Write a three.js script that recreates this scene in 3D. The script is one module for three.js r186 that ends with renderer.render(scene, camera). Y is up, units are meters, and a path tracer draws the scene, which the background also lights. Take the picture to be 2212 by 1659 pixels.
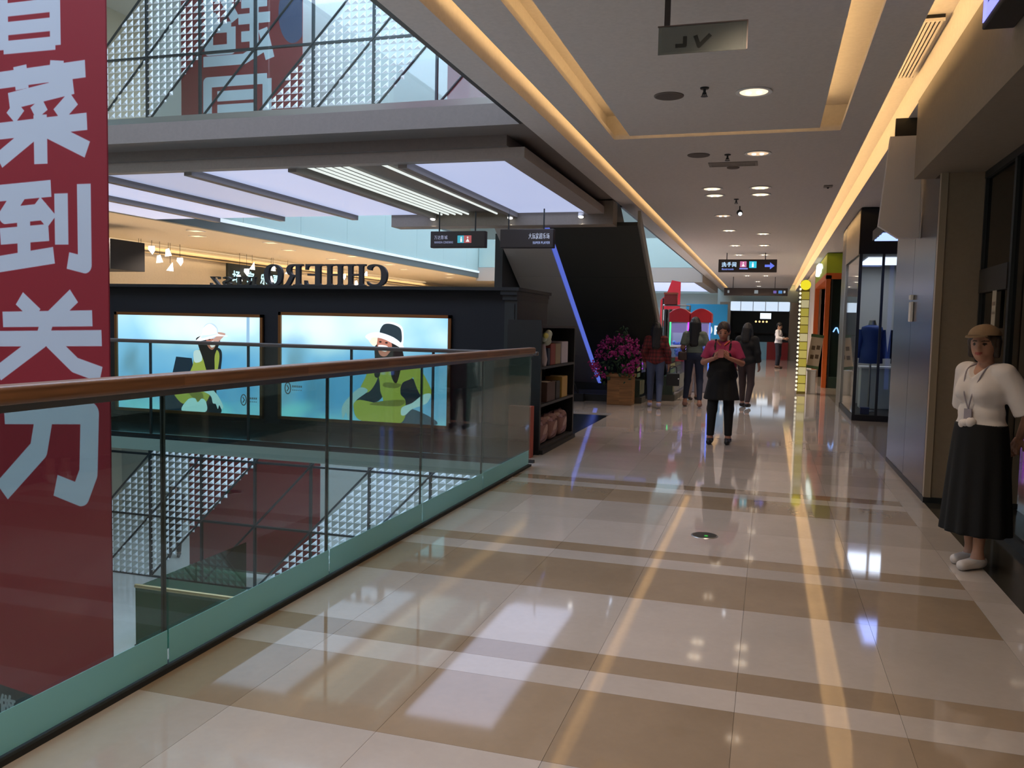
import * as THREE from 'three';
import { mergeGeometries } from 'three/addons/utils/BufferGeometryUtils.js';
import { RoundedBoxGeometry } from 'three/addons/geometries/RoundedBoxGeometry.js';
import { TextGeometry } from 'three/addons/geometries/TextGeometry.js';
import { FontLoader } from 'three/addons/loaders/FontLoader.js';
import { RectAreaLightUniformsLib } from 'three/addons/lights/RectAreaLightUniformsLib.js';

// ---------- camera, renderer, exposure ----------
const scene = new THREE.Scene();
scene.background = new THREE.Color(0x000000);
const camera = new THREE.PerspectiveCamera(48.985, 2212 / 1659, 0.05, 200);
const D = Math.PI / 180;
camera.position.set(0, 1.5, 0);
camera.rotation.set(-4.0205 * D, 16.8699 * D, 1.2832 * D, 'YXZ');
const renderer = new THREE.WebGLRenderer({ antialias: true });
renderer.toneMapping = THREE.LinearToneMapping;
renderer.toneMappingExposure = 1.08;
renderer.shadowMap.enabled = true;
RectAreaLightUniformsLib.init();

// light levels (radiance of panels, candela of spots)
const LV = { sky: 3.4, soffit: 0.66, cove: 16, coveRight: 25, tray: 13, spot: 7.5, near: 6.5, opp: 55 };
const WARM = 0xffcf8c, WARMW = 0xffe4c8, COOL = 0xcfe2ff;

// ---------- random and noise ----------
let seed = 12345;
const rnd = () => { seed = (seed * 1664525 + 1013904223) >>> 0; return seed / 4294967296; };
const rr = (a, b) => a + (b - a) * rnd();
function hash2(x, y, s) { let h = (x * 374761393 + y * 668265263 + s * 982451653) | 0; h = Math.imul(h ^ (h >>> 13), 1274126177); return ((h ^ (h >>> 16)) >>> 0) / 4294967296; }
function vnoise(x, y, p, s) {
  const xi = Math.floor(x), yi = Math.floor(y), fx = x - xi, fy = y - yi, m = (a) => ((a % p) + p) % p;
  const u = fx * fx * (3 - 2 * fx), v = fy * fy * (3 - 2 * fy);
  const a = hash2(m(xi), m(yi), s), b = hash2(m(xi + 1), m(yi), s), c = hash2(m(xi), m(yi + 1), s), d = hash2(m(xi + 1), m(yi + 1), s);
  return a + (b - a) * u + (c - a) * v + (a - b - c + d) * u * v;
}
function dataTex(n, fn, srgb = true, rep = 1) {
  const d = new Uint8Array(n * n * 4);
  for (let y = 0; y < n; y++) for (let x = 0; x < n; x++) {
    const c = fn(x / n, y / n), i = (y * n + x) * 4;
    d[i] = Math.max(0, Math.min(255, c[0])); d[i + 1] = Math.max(0, Math.min(255, c[1])); d[i + 2] = Math.max(0, Math.min(255, c[2])); d[i + 3] = 255;
  }
  const t = new THREE.DataTexture(d, n, n); t.wrapS = t.wrapT = THREE.RepeatWrapping; t.magFilter = THREE.LinearFilter; t.minFilter = THREE.LinearMipmapLinearFilter; t.generateMipmaps = true;
  if (srgb) t.colorSpace = THREE.SRGBColorSpace;
  t.repeat.set(rep, rep); t.needsUpdate = true; return t;
}
const fbm = (u, v, f, s, o = 4) => { let a = 0, w = 0.5, t = 0; for (let k = 0; k < o; k++) { a += w * vnoise(u * f, v * f, f, s + k); t += w; w *= 0.55; f *= 2; } return a / t; };
const marble = dataTex(512, (u, v) => { const n = fbm(u, v, 6, 1, 5), g = fbm(u, v, 90, 9, 2), k = 228 + 18 * (n - 0.5) + 5 * (g - 0.5); return [k, k - 1, k - 3]; }, true, 0.5);
const tanMarble = dataTex(512, (u, v) => { const n = fbm(u, v, 7, 21, 5), g = fbm(u, v, 80, 29, 2), k = 226 + 24 * (n - 0.5) + 5 * (g - 0.5); return [k, k - 2, k - 6]; }, true, 0.5);
const plasterT = dataTex(256, (u, v) => { const k = 242 + 14 * (fbm(u, v, 40, 5, 3) - 0.5); return [k, k, k]; }, true, 1);
const woodT = dataTex(512, (u, v) => { const n = vnoise(u * 3 + 0, v * 60, 60, 3), m = vnoise(u * 8, v * 160, 160, 7), k = 200 + 46 * (n - 0.5) + 26 * (m - 0.5); return [k, k * 0.98, k * 0.95]; }, true, 1);
const fabricB = dataTex(128, (u, v) => { const k = 128 + 60 * Math.sin(u * 128 * 1.57) * Math.sin(v * 128 * 1.57) + 40 * (fbm(u, v, 16, 4, 2) - 0.5); return [k, k, k]; }, false, 12);

// ---------- materials ----------
const std = (color, roughness = 0.6, extra = {}) => new THREE.MeshStandardMaterial({ color, roughness, metalness: 0, ...extra });
const phys = (o) => new THREE.MeshPhysicalMaterial(o);
const glow = (color, k, base = 0x111111) => new THREE.MeshStandardMaterial({ color: base, roughness: 0.5, emissive: color, emissiveIntensity: k });
const glass = (color = 0xe4f0ec, r = 0.02) => phys({ color, roughness: r, metalness: 0, transmission: 1, thickness: 0, ior: 1.5, side: THREE.DoubleSide });
const M = {
  plaster: std(0xe2dcd6, 0.8, { map: plasterT }), plasterDark: std(0x9c948b, 0.8, { map: plasterT }), beige: std(0xd8cbb4, 0.75, { map: plasterT }),
  grout: std(0x9c8e80, 0.8), slabEdge: std(0x8a9c96, 0.5), steel: std(0xa9adad, 0.28, { metalness: 1 }), steelDark: std(0x3a3d3e, 0.42, { metalness: 0.7 }), chrome: std(0xd6d8d8, 0.12, { metalness: 1 }),
  black: std(0x0b0c0e, 0.5), blackGloss: std(0x0a0b0d, 0.2), navy: std(0x070a16, 0.65), mint: std(0xa3bcb7, 0.35), white: std(0xe6e6e4, 0.5), whiteGloss: std(0xf0f0ee, 0.2),
  rail: std(0x916643, 0.4, { map: woodT }), bronze: std(0x8a5a32, 0.35, { metalness: 0.6 }), glass: glass(0xe2eeeb), glassClear: glass(0xf5f9f8), glassDark: glass(0x4c5654),
  frosted: phys({ color: 0x86d0da, roughness: 0.4, transmission: 0.12, thickness: 0 }), rubber: std(0x1c1f20, 0.8), brown: std(0x7a6c5c, 0.6), brownDark: std(0x4a4238, 0.55),
  darkStone: std(0x3d3a33, 0.12, { map: tanMarble }), red: std(0x9c1420, 0.55), green: std(0x9bb020, 0.5), orange: std(0xc05a1c, 0.5), wood: std(0xa0713f, 0.6, { map: woodT }),
  leaf: std(0x1f3a1c, 0.6), fridge: std(0x203a30, 0.5),
};

// ---------- building helpers ----------
const used = new Map();
const uniq = (n) => { const k = used.get(n) ?? 0; used.set(n, k + 1); return k ? n + '_' + String(k).padStart(3, '0') : n; };
const flat = (g) => { const r = g.index ? g.toNonIndexed() : g; for (const a of Object.keys(r.attributes)) if (!['position', 'normal', 'uv', 'color'].includes(a)) r.deleteAttribute(a); return r; };
const mg = (list) => { const l = list.map(flat); return l.length === 1 ? l[0] : mergeGeometries(l, false); };
function mesh(name, geo, mat, parent = scene) {
  const m = new THREE.Mesh(Array.isArray(geo) ? mg(geo) : geo, mat);
  m.name = parent === scene ? uniq(name) : name; m.castShadow = m.receiveShadow = true; parent.add(m); return m;
}
function tag(o, label, category, group, kind) { if (label) o.userData.label = label; if (category) o.userData.category = category; if (group) o.userData.group = group; if (kind) o.userData.kind = kind; return o; }
function thing(name, label, category, pos = [0, 0, 0], turn = 0, group) {
  const o = new THREE.Group(); o.name = uniq(name); o.position.set(...pos); o.rotation.y = turn; scene.add(o); return tag(o, label, category, group);
}
const struct = (name, geo, mat, label, category = 'building') => tag(mesh(name, geo, mat), label, category, null, 'structure');
function structGroup(name, label, category = 'building') { const o = new THREE.Group(); o.name = uniq(name); scene.add(o); return tag(o, label, category, null, 'structure'); }
const stuff = (m) => { m.userData.kind = 'stuff'; return m; };
function worldUV(g, k = 1) {   // uv in metres, projected along the main normal axis
  const p = g.attributes.position, n = g.attributes.normal, uv = new Float32Array(p.count * 2);
  for (let i = 0; i < p.count; i++) {
    const ax = Math.abs(n.getX(i)), ay = Math.abs(n.getY(i)), az = Math.abs(n.getZ(i)), x = p.getX(i), y = p.getY(i), z = p.getZ(i);
    const [a, b] = ay >= ax && ay >= az ? [x, z] : ax >= az ? [z, y] : [x, y];
    uv[2 * i] = a * k; uv[2 * i + 1] = b * k;
  }
  g.setAttribute('uv', new THREE.BufferAttribute(uv, 2)); return g;
}
function bx(x0, x1, y0, y1, z0, z1, r = 0) {
  if (x0 > x1) [x0, x1] = [x1, x0]; if (y0 > y1) [y0, y1] = [y1, y0]; if (z0 > z1) [z0, z1] = [z1, z0];
  const w = x1 - x0, h = y1 - y0, d = z1 - z0;
  const g = r ? new RoundedBoxGeometry(w, h, d, 2, Math.min(r, w / 2.05, h / 2.05, d / 2.05)) : new THREE.BoxGeometry(w, h, d);
  g.translate((x0 + x1) / 2, (y0 + y1) / 2, (z0 + z1) / 2); return worldUV(flat(g));
}
const V = (x, y, z) => new THREE.Vector3(x, y, z);
function rod(a, b, r, r2 = r, n = 10) {
  const A = V(...a), B = V(...b), g = new THREE.CylinderGeometry(r2, r, A.distanceTo(B), n);
  g.applyQuaternion(new THREE.Quaternion().setFromUnitVectors(V(0, 1, 0), B.clone().sub(A).normalize())); g.translate((A.x + B.x) / 2, (A.y + B.y) / 2, (A.z + B.z) / 2); return flat(g);
}
const tube = (pts, r, n = 24, m = 6) => flat(new THREE.TubeGeometry(new THREE.CatmullRomCurve3(pts.map((p) => V(...p))), n, r, m));
const lathe = (prof, n = 24) => flat(new THREE.LatheGeometry(prof.map((p) => new THREE.Vector2(p[0], p[1])), n));
const ball = (x, y, z, r, sx = 1, sy = 1, sz = 1, n = 12) => { const g = new THREE.SphereGeometry(r, n, Math.max(6, n * 0.7 | 0)); g.scale(sx, sy, sz); g.translate(x, y, z); return flat(g); };
const move = (g, x, y, z) => g.translate(x, y, z);
function prism(pts, depth, bevel = 0) {   // polygon in xy, extruded along +z
  const s = new THREE.Shape(pts.map((p) => new THREE.Vector2(p[0], p[1])));
  return flat(new THREE.ExtrudeGeometry(s, { depth, bevelEnabled: bevel > 0, bevelSize: bevel, bevelThickness: bevel, bevelSegments: 1 }));
}
function quadPlane(w, h) { return flat(new THREE.PlaneGeometry(w, h)); }
// an area light that looks from pos towards target
function area(parent, color, k, w, h, pos, target) {
  const l = new THREE.RectAreaLight(color, k, w, h); l.position.set(...pos); parent.add(l); parent.updateMatrixWorld(true);
  const t = V(...target); parent.localToWorld(t); l.lookAt(t); return l;
}
function spotDown(parent, color, cd, pos, angle = 1.0, pen = 0.7, radius = 3) {
  const l = new THREE.SpotLight(color, cd, 0, angle, pen, 2); l.position.set(...pos); l.castShadow = true; l.shadow.radius = radius; l.target.position.set(pos[0], pos[1] - 1, pos[2]);
  parent.add(l); parent.add(l.target); return l;
}
function canvas(w, h, draw) {
  const c = document.createElement('canvas'); c.width = w; c.height = h; draw(c.getContext('2d'), w, h);
  const t = new THREE.CanvasTexture(c); t.colorSpace = THREE.SRGBColorSpace; t.anisotropy = 8; return t;
}
// Chinese characters as strokes in a 100 x 100 box
const HAN = {
  mao: [[[8, 2], [92, 2], [92, 44]], [[8, 2], [8, 44]], [[22, 18], [78, 18]], [[22, 33], [78, 33]], [[20, 50], [80, 50], [80, 100]], [[20, 50], [20, 100]], [[20, 66], [80, 66]], [[20, 82], [80, 82]], [[20, 98], [80, 98]]],
  cai: [[[4, 16], [96, 11]], [[30, 3], [32, 26]], [[68, 1], [66, 24]], [[84, 26], [18, 37]], [[20, 42], [29, 53]], [[46, 40], [52, 52]], [[84, 38], [68, 54]], [[2, 66], [97, 61]], [[50, 52], [50, 100]], [[46, 66], [6, 95]], [[54, 65], [97, 88]]],
  dao4: [[[2, 10], [60, 6]], [[28, 10], [12, 36], [55, 32]], [[44, 22], [60, 44]], [[6, 60], [57, 56]], [[31, 40], [31, 86]], [[0, 93], [62, 82]], [[70, 12], [70, 70]], [[93, 2], [93, 93], [76, 88]]],
  guan: [[[26, 4], [42, 24]], [[76, 0], [56, 26]], [[10, 30], [92, 26]], [[0, 54], [100, 49]], [[52, 28], [46, 54], [4, 97]], [[54, 54], [76, 82], [99, 92]]],
  dao1: [[[6, 14], [90, 8], [88, 70], [80, 94], [56, 86]], [[46, 14], [40, 50], [2, 98]]],
  xi: [[[8, 15], [18, 24]], [[4, 40], [14, 48]], [[6, 92], [20, 62]], [[45, 8], [36, 32]], [[40, 25], [88, 25]], [[62, 5], [62, 50]], [[30, 50], [96, 50]], [[50, 52], [46, 75], [28, 95]], [[72, 52], [72, 88], [95, 88], [95, 74]]],
  shou: [[[75, 5], [25, 14]], [[18, 32], [82, 32]], [[5, 55], [95, 55]], [[52, 12], [52, 92], [38, 86]]],
  jian: [[[15, 4], [24, 14]], [[12, 22], [12, 96]], [[34, 10], [88, 10], [88, 94], [76, 90]], [[34, 34], [66, 34], [66, 78], [34, 78], [34, 34]], [[34, 56], [66, 56]]],
  wan: [[[5, 12], [95, 12]], [[38, 14], [36, 42], [10, 94]], [[38, 42], [82, 42], [76, 92], [60, 86]]],
  da2: [[[12, 8], [22, 20]], [[4, 36], [22, 36], [20, 72], [4, 90]], [[20, 76], [40, 92], [98, 92]], [[36, 28], [96, 28]], [[64, 6], [60, 40], [36, 74]], [[64, 40], [92, 72]]],
  ying: [[[12, 4], [48, 4], [48, 28], [12, 28], [12, 4]], [[12, 16], [48, 16]], [[4, 36], [56, 36]], [[14, 44], [46, 44], [46, 60], [14, 60], [14, 44]], [[30, 60], [30, 94]], [[20, 68], [8, 86]], [[40, 68], [52, 84]], [[90, 6], [64, 30]], [[94, 34], [64, 60]], [[96, 62], [58, 96]]],
  cheng: [[[4, 30], [34, 30]], [[18, 8], [18, 72]], [[2, 78], [36, 66]], [[40, 28], [96, 28]], [[40, 28], [38, 60], [30, 94]], [[40, 50], [58, 50], [56, 78]], [[68, 6], [74, 60], [94, 92], [97, 76]], [[88, 44], [62, 92]], [[80, 6], [90, 16]]],
  da4: [[[5, 34], [95, 34]], [[50, 5], [48, 40], [8, 95]], [[52, 40], [94, 95]]],
  wan2: [[[6, 14], [40, 14]], [[6, 46], [40, 46]], [[23, 14], [23, 82]], [[2, 88], [42, 78]], [[50, 14], [92, 14]], [[44, 40], [98, 40]], [[60, 42], [56, 70], [40, 94]], [[78, 42], [78, 88], [98, 86], [98, 70]]],
  jia: [[[50, 2], [54, 12]], [[6, 30], [8, 16], [92, 16], [86, 28]], [[20, 34], [80, 34]], [[50, 34], [10, 60]], [[38, 46], [56, 70], [46, 96], [36, 90]], [[50, 58], [8, 82]], [[54, 72], [10, 98]], [[84, 44], [56, 60]], [[58, 58], [96, 92]]],
  chao: [[[8, 22], [44, 22]], [[26, 4], [26, 86]], [[4, 42], [48, 42]], [[28, 64], [44, 64]], [[14, 56], [4, 94]], [[12, 78], [40, 92], [98, 92]], [[56, 10], [92, 10], [88, 40], [78, 36]], [[70, 10], [52, 42]], [[58, 50], [90, 50], [90, 78], [58, 78], [58, 50]]],
  le: [[[80, 6], [24, 16], [18, 44], [92, 44]], [[52, 22], [52, 92], [40, 86]], [[28, 58], [10, 84]], [[72, 58], [92, 84]]],
  chang: [[[4, 34], [36, 34]], [[20, 8], [20, 76]], [[2, 84], [38, 70]], [[44, 14], [84, 14], [46, 44], [94, 44], [88, 92], [74, 86]], [[62, 46], [42, 76]], [[78, 46], [52, 92]]],
  zuo: [[[18, 4], [4, 40]], [[12, 28], [12, 96]], [[24, 26], [52, 26]], [[38, 6], [38, 50]], [[26, 52], [50, 52], [50, 84], [26, 84], [26, 52]], [[66, 4], [56, 40]], [[62, 24], [96, 24]], [[88, 26], [78, 64], [52, 96]], [[64, 40], [94, 96]]],
  geng: [[[10, 10], [90, 10]], [[18, 26], [82, 26], [82, 62], [18, 62], [18, 26]], [[18, 44], [82, 44]], [[50, 10], [46, 70], [8, 96]], [[20, 66], [60, 86], [95, 96]]],
};
function han(g, key, x, y, w, h, lw, color, brush = 0) {
  g.strokeStyle = color; g.lineCap = brush ? 'butt' : 'round'; g.lineJoin = 'round'; g.lineWidth = lw;
  for (const st of HAN[key]) { g.beginPath(); st.forEach(([a, b], i) => { const X = x + a / 100 * w, Y = y + b / 100 * h; i ? g.lineTo(X, Y) : g.moveTo(X, Y); }); g.stroke(); }
}

// =====================================================================
// THE SETTING
// =====================================================================
const ZN = 3.0, ZF = -47, GX = -2.4, RX = 1.38, CH = 3.6;   // corridor: near end, far end, glass line, right shop line, ceiling height
const gloss = (color, map, k = 0.05) => phys({ color, map, roughness: k, ior: 1.85, metalness: 0 });
const lightTile = [gloss(0xc2b8b0, marble), gloss(0xbcb2aa, marble), gloss(0xc7bdb6, marble)];
const tanTile = [gloss(0xa6937e, tanMarble), gloss(0xa08d78, tanMarble), gloss(0xac9984, tanMarble)];
{
  const floor = structGroup('floor', 'polished cream stone corridor floor with tan cross bands', 'floor');
  mesh('floor_slab', bx(-2.55, RX, -0.4, -0.02, ZF, ZN), M.grout, floor);
  const cols = [-2.55, -1.945, -1.32, -0.69, -0.07, 0.555, 1.17, RX];
  const rows = [];   // [zNear, zFar, tan]
  for (let z = ZN; z > -2.7; z -= 0.6367) rows.push([z, Math.max(z - 0.6367, -2.73), 0]);
  rows.push([-2.73, -3.34, 1], [-3.34, -3.54, 0], [-3.54, -3.74, 1], [-3.74, -4.6, 0], [-4.6, -5.24, 1], [-5.24, -5.45, 0], [-5.45, -5.65, 1], [-5.65, -6.395, 0], [-6.395, -7.14, 0], [-7.14, -7.69, 1], [-7.69, -7.91, 0], [-7.91, -8.13, 1]);
  for (let z = -8.13; z > -13.6; z -= 0.625) rows.push([z, z - 0.625, 0]);
  const cache = new Map();
  const tileGeo = (w, d, v) => {
    const k = w.toFixed(3) + '_' + d.toFixed(3) + '_' + v;
    if (!cache.has(k)) { const g = bx(-w / 2 + 0.0007, w / 2 - 0.0007, -0.02, 0, -d / 2 + 0.0007, d / 2 - 0.0007); const u = g.attributes.uv; for (let i = 0; i < u.count; i++) u.setXY(i, u.getX(i) + v * 0.71, u.getY(i) + v * 0.37); cache.set(k, g); }
    return cache.get(k);
  };
  rows.forEach(([z0, z1, tan], r) => {
    for (let c = 0; c + 1 < cols.length; c++) {
      const w = cols[c + 1] - cols[c], d = z0 - z1, v = Math.floor(rnd() * 3), isTan = tan && c < cols.length - 2;
      const m = mesh('tile', tileGeo(w, d, Math.floor(rnd() * 4)), (isTan ? tanTile : lightTile)[v], floor);
      m.position.set((cols[c] + cols[c + 1]) / 2, 0, (z0 + z1) / 2);
    }
  });
  const zEnd = rows[rows.length - 1][1];
  mesh('far_paving', bx(-2.55, RX, -0.02, 0, ZF, zEnd), lightTile[0], floor);
  mesh('far_paving', bx(-11.8, -2.55, -0.02, 0, -14.1, -8.7), std(0x1d2428, 0.15), floor);
  mesh('far_paving', bx(-6.8, -2.55, -0.02, 0, -25, -14.45), lightTile[1], floor);
  mesh('floor_slab', bx(-6.8, -2.55, -0.4, -0.02, -25, -14.45), M.grout, floor);
}
// dark stone at the shop entrance on the right, shop floors behind it
struct('floor_shop_threshold', bx(RX, 3.6, -0.4, 0, -8.2, ZN), M.darkStone, 'dark polished stone at the entrance behind the standing staff woman', 'floor');
struct('floor_shop_far', bx(RX, 4.2, -0.4, 0, ZF, -8.2), std(0x8f8475, 0.15, { map: marble }), 'pale floor inside the shops on the right', 'floor');

// ---- corridor ceiling with light slots ----
const ceilM = M.plaster;
struct('ceiling', [
  bx(-2.07, -1.76, CH, 3.65, ZF, ZN), bx(0.62, 0.91, CH, 3.65, ZF, ZN), bx(-1.76, 0.62, CH, 3.65, ZF, -9.55), bx(-1.56, 0.41, CH, 3.65, -9.40, ZN),
  bx(-2.07, -2.055, 3.65, 3.76, ZF, ZN), bx(0.895, 0.91, 3.65, 3.68, ZF, ZN),
], ceilM, 'flat off-white corridor ceiling with recessed light slots', 'ceiling');
struct('ceiling_upper_deck', [bx(-2.55, 3.2, 3.9, 4.0, ZF, ZN), bx(-1.92, -1.88, 3.65, 3.9, ZF, ZN), bx(0.76, 0.80, 3.65, 3.9, ZF, ZN), bx(-1.40, -1.36, 3.65, 3.9, -9.2, ZN), bx(0.21, 0.25, 3.65, 3.9, -9.2, ZN), bx(-1.40, 0.25, 3.65, 3.9, -9.24, -9.2), bx(-1.94, 0.76, 3.65, 3.9, -9.74, -9.7)], M.plaster, 'white inside of the ceiling light slots', 'ceiling');
struct('trim_1', bx(-2.55, -2.28, CH, 3.9, ZF, ZN), M.plaster, 'pale ceiling rim along the atrium opening', 'trim');
struct('trim_2', [bx(-2.62, -2.55, CH + 0.02, 3.72, -8.7, ZN), bx(-2.62, -2.55, CH + 0.02, 3.72, ZF, -15)], M.steelDark, 'dark metal edge along the atrium opening', 'trim');
struct('trim_3', bx(1.21, 1.27, CH, 3.9, ZF, ZN), M.plaster, 'pale vertical lip of the right light cove', 'trim');

// cove lighting: a thin strip lamp lying hidden behind the slot edge
function strip(label, x0, x1, y, z0, z1, k, aim, dy = 0.03, color = WARM, group = 'hidden warm light strips in the ceiling slots') {
  const t = thing('cove_light_strip', label, 'strip light', [0, 0, 0], 0, group);
  mesh('light_strip', bx(x0, x1, y - 0.012, y + 0.008, z0, z1), glow(color, 1.2, 0x332211), t);
  const alongZ = Math.abs(z1 - z0) > Math.abs(x1 - x0), cx = (x0 + x1) / 2, cz = (z0 + z1) / 2;
  const l = new THREE.RectAreaLight(color, k, alongZ ? Math.abs(z1 - z0) : Math.abs(x1 - x0), 0.03);
  l.position.set(cx, y + dy, cz); t.add(l); t.updateMatrixWorld(true);
  l.lookAt(cx + aim[0], y + dy + aim[1], cz + aim[2]);
  return t;
}
strip('warm strip light hidden in the slot beside the atrium edge', -2.01, -1.985, 3.735, ZF, ZN, LV.cove, [-1, 0.25, 0], 0.04);
strip('warm strip light hidden in the wide cove above the right shopfronts', 0.87, 0.89, 3.67, ZF, ZN, LV.coveRight, [1, 0.35, 0]);
strip('warm strip light hidden in the left slot of the ceiling panel', -1.54, -1.52, 3.67, -9.3, ZN, LV.tray, [-0.6, 1, 0]);
strip('warm strip light hidden in the right slot of the ceiling panel', 0.37, 0.39, 3.67, -9.3, ZN, LV.tray, [0.6, 1, 0]);
strip('warm strip light hidden in the far slot of the ceiling panel', -1.5, 0.3, 3.67, -9.36, -9.34, LV.tray * 0.7, [0, 1, -0.6]);

// ---- right side: bulkhead, pillar, entrance glass ----
struct('wall_right_bulkhead', [bx(1.2, 3.2, 2.9, CH, -8.5, ZN)], std(0x8f8272, 0.6, { map: plasterT }), 'taupe bulkhead above the dark shop entrance on the right', 'wall');
struct('ceiling_shop_soffit', bx(1.27, 4.2, CH, 3.9, ZF, -8.5), M.plaster, 'pale soffit over the shopfronts on the right', 'ceiling');
{
  const p = structGroup('wall_right_pillar', 'taupe stone pillar with polished metal side beside the shop entrance', 'pillar');
  mesh('pillar_core', bx(1.40, 1.72, 0, CH, -10.7, -8.2), std(0x94836e, 0.45, { map: plasterT }), p);
  mesh('corner_trim', bx(1.375, 1.43, 0, 2.9, -8.26, -8.185), std(0x9a8c78, 0.4), p);
  mesh('metal_panel', bx(1.375, 1.40, 0.02, CH, -9.42, -8.27), std(0x55535c, 0.25, { metalness: 0.8 }), p);
  mesh('metal_panel', bx(1.375, 1.40, 0.02, CH, -10.7, -9.43), std(0x4a4956, 0.25, { metalness: 0.8 }), p);
  mesh('plinth', bx(1.37, 1.74, 0, 0.05, -10.72, -8.18), M.steelDark, p);
}
struct('wall_right_return', bx(1.72, 1.95, 0, 2.9, -8.45, -8.2), M.brownDark, 'dark return wall between pillar and glass door', 'wall');
{
  const w = structGroup('window_1', 'dark glass shop front behind the standing staff woman', 'shop window');
  const xs = 1.75, zs = [-8.2, -7.25, -5.8, -4.2, -2.6, -1.0, 0.8, ZN];
  for (let i = 0; i < zs.length; i++) mesh('mullion', bx(xs - 0.03, xs + 0.03, 0, 2.9, zs[i] - 0.03, zs[i] + 0.03), M.steelDark, w);
  for (let i = 0; i + 1 < zs.length; i++) mesh('pane', bx(xs - 0.006, xs + 0.006, 0.06, 2.84, zs[i + 1] < zs[i] ? zs[i + 1] + 0.03 : zs[i] + 0.03, zs[i + 1] < zs[i] ? zs[i] - 0.03 : zs[i + 1] - 0.03), M.glassDark, w);
  mesh('head_rail', bx(xs - 0.035, xs + 0.035, 2.84, 2.9, -8.2, ZN), M.steelDark, w);
  mesh('sill_rail', bx(xs - 0.035, xs + 0.035, 0, 0.06, -8.2, ZN), M.steelDark, w);
  mesh('transom', bx(xs - 0.04, xs + 0.04, 1.86, 2.06, -8.17, -7.28), std(0x2b2824, 0.5), w);
}
struct('wall_shop_back', [bx(3.6, 3.7, 0, 3.9, -8.2, ZN), bx(1.8, 3.6, 0, 2.9, -8.5, -8.45), bx(1.8, 3.6, 0, 2.9, ZN, ZN + 0.1)], M.brownDark, 'dark back wall inside the shop', 'wall');
struct('wall_right_far', bx(4.2, 4.3, 0, 3.9, ZF, -8.5), std(0x9d9486, 0.7), 'back wall of the far shops on the right', 'wall');
struct('wall_near_end', [bx(-18, 4.3, -3.85, 9.6, ZN, ZN + 0.2)], M.beige, 'beige wall behind the viewer', 'wall');

// ---- atrium shell ----
struct('floor_lower_level', bx(-18.5, 4.3, -4.1, -3.85, ZF, ZN), phys({ color: 0xd9d6cf, map: marble, roughness: 0.12, ior: 1.5 }), 'pale polished floor of the level below', 'floor');
struct('wall_left_opposite', [bx(-17.2, -17.0, -3.85, 9.6, ZF, ZN)], M.beige, 'cream shop wall across the atrium', 'wall');
struct('ceiling_opposite', bx(-17, -11.8, CH, 3.85, ZF, ZN), M.beige, 'cream ceiling of the walkway across the atrium', 'ceiling');
struct('floor_opposite', bx(-17, -11.8, -0.4, 0, ZF, ZN), M.beige, 'floor of the walkway across the atrium', 'floor');
struct('wall_lower_right', bx(-2.2, -2.0, -3.85, -0.4, ZF, ZN), M.plaster, 'plain wall under the corridor on the level below', 'wall');
struct('wall_upper_right', bx(-1.6, -1.4, 4.0, 9.6, ZF, ZN), M.plaster, 'plain wall of the upper level above the corridor', 'wall');
struct('wall_far_end', [bx(-18, -2.55, -3.85, 9.6, ZF - 0.2, ZF), bx(-2.55, 4.3, 2.95, 4, ZF - 0.2, ZF)], std(0xb4c4bf, 0.6), 'pale green end wall of the atrium', 'wall');
struct('ceiling_roof', [bx(-18.5, -1, 9.6, 9.8, ZF, ZN)], M.plaster, 'roof over the atrium', 'ceiling');
{
  const t = thing('skylight', 'large luminous daylight ceiling over the atrium above the frame', 'skylight');
  mesh('skylight_panel', bx(-11.4, -2.9, 9.5, 9.58, -40, 2), glow(COOL, LV.sky * 0.3, 0x888888), t);
  mesh('skylight_frame', [bx(-11.6, -11.4, 9.5, 9.6, -40, 2), bx(-2.9, -2.7, 9.5, 9.6, -40, 2)], M.steelDark, t);
  const l = area(t, COOL, LV.sky, 42, 8.4, [-7.15, 9.47, -19], [-7.15, 0, -19]);
  l.rotation.set(-Math.PI / 2, 0, Math.PI / 2, 'XYZ');
}
// rim of the opposite walkway: dark underside band, light line, pale green balustrade
{
  const t = structGroup('trim_4', 'pale green balustrade and lit rim of the walkway across the atrium', 'trim');
  mesh('rim_band', bx(-11.84, -11.7, 3.42, 3.62, ZF, ZN), std(0x5a6260, 0.5), t);
  mesh('light_line', bx(-11.74, -11.66, 3.62, 3.70, ZF, ZN), glow(0xdfeeff, 0.75, 0x889999), t);
  for (let z = ZN; z > ZF + 1; z -= 2.5) mesh('balustrade_panel', bx(-11.80, -11.72, 3.72, 4.95, z - 2.49, z), M.mint, t);
  mesh('cap_rail', bx(-11.82, -11.70, 4.95, 5.0, ZF, ZN), M.steel, t);
}
struct('trim_5', [bx(-16.98, -16.9, 3.38, 3.46, ZF, ZN), bx(-16.98, -16.94, 3.30, 3.33, ZF, ZN)], std(0xc8b48c, 0.5), 'thin mouldings along the top of the cream shop wall', 'trim');
{
  const t = thing('wall_wash_strip', 'warm strip light along the top of the cream wall across the atrium', 'strip light');
  mesh('light_strip', bx(-16.9, -16.82, 3.54, 3.58, -40, -12), glow(0xffdca8, 0.6, 0x553311), t);
  area(t, 0xffdfb4, 12.0, 28, 0.06, [-16.8, 3.52, -26], [-17.1, 2.6, -26]);
}

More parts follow.
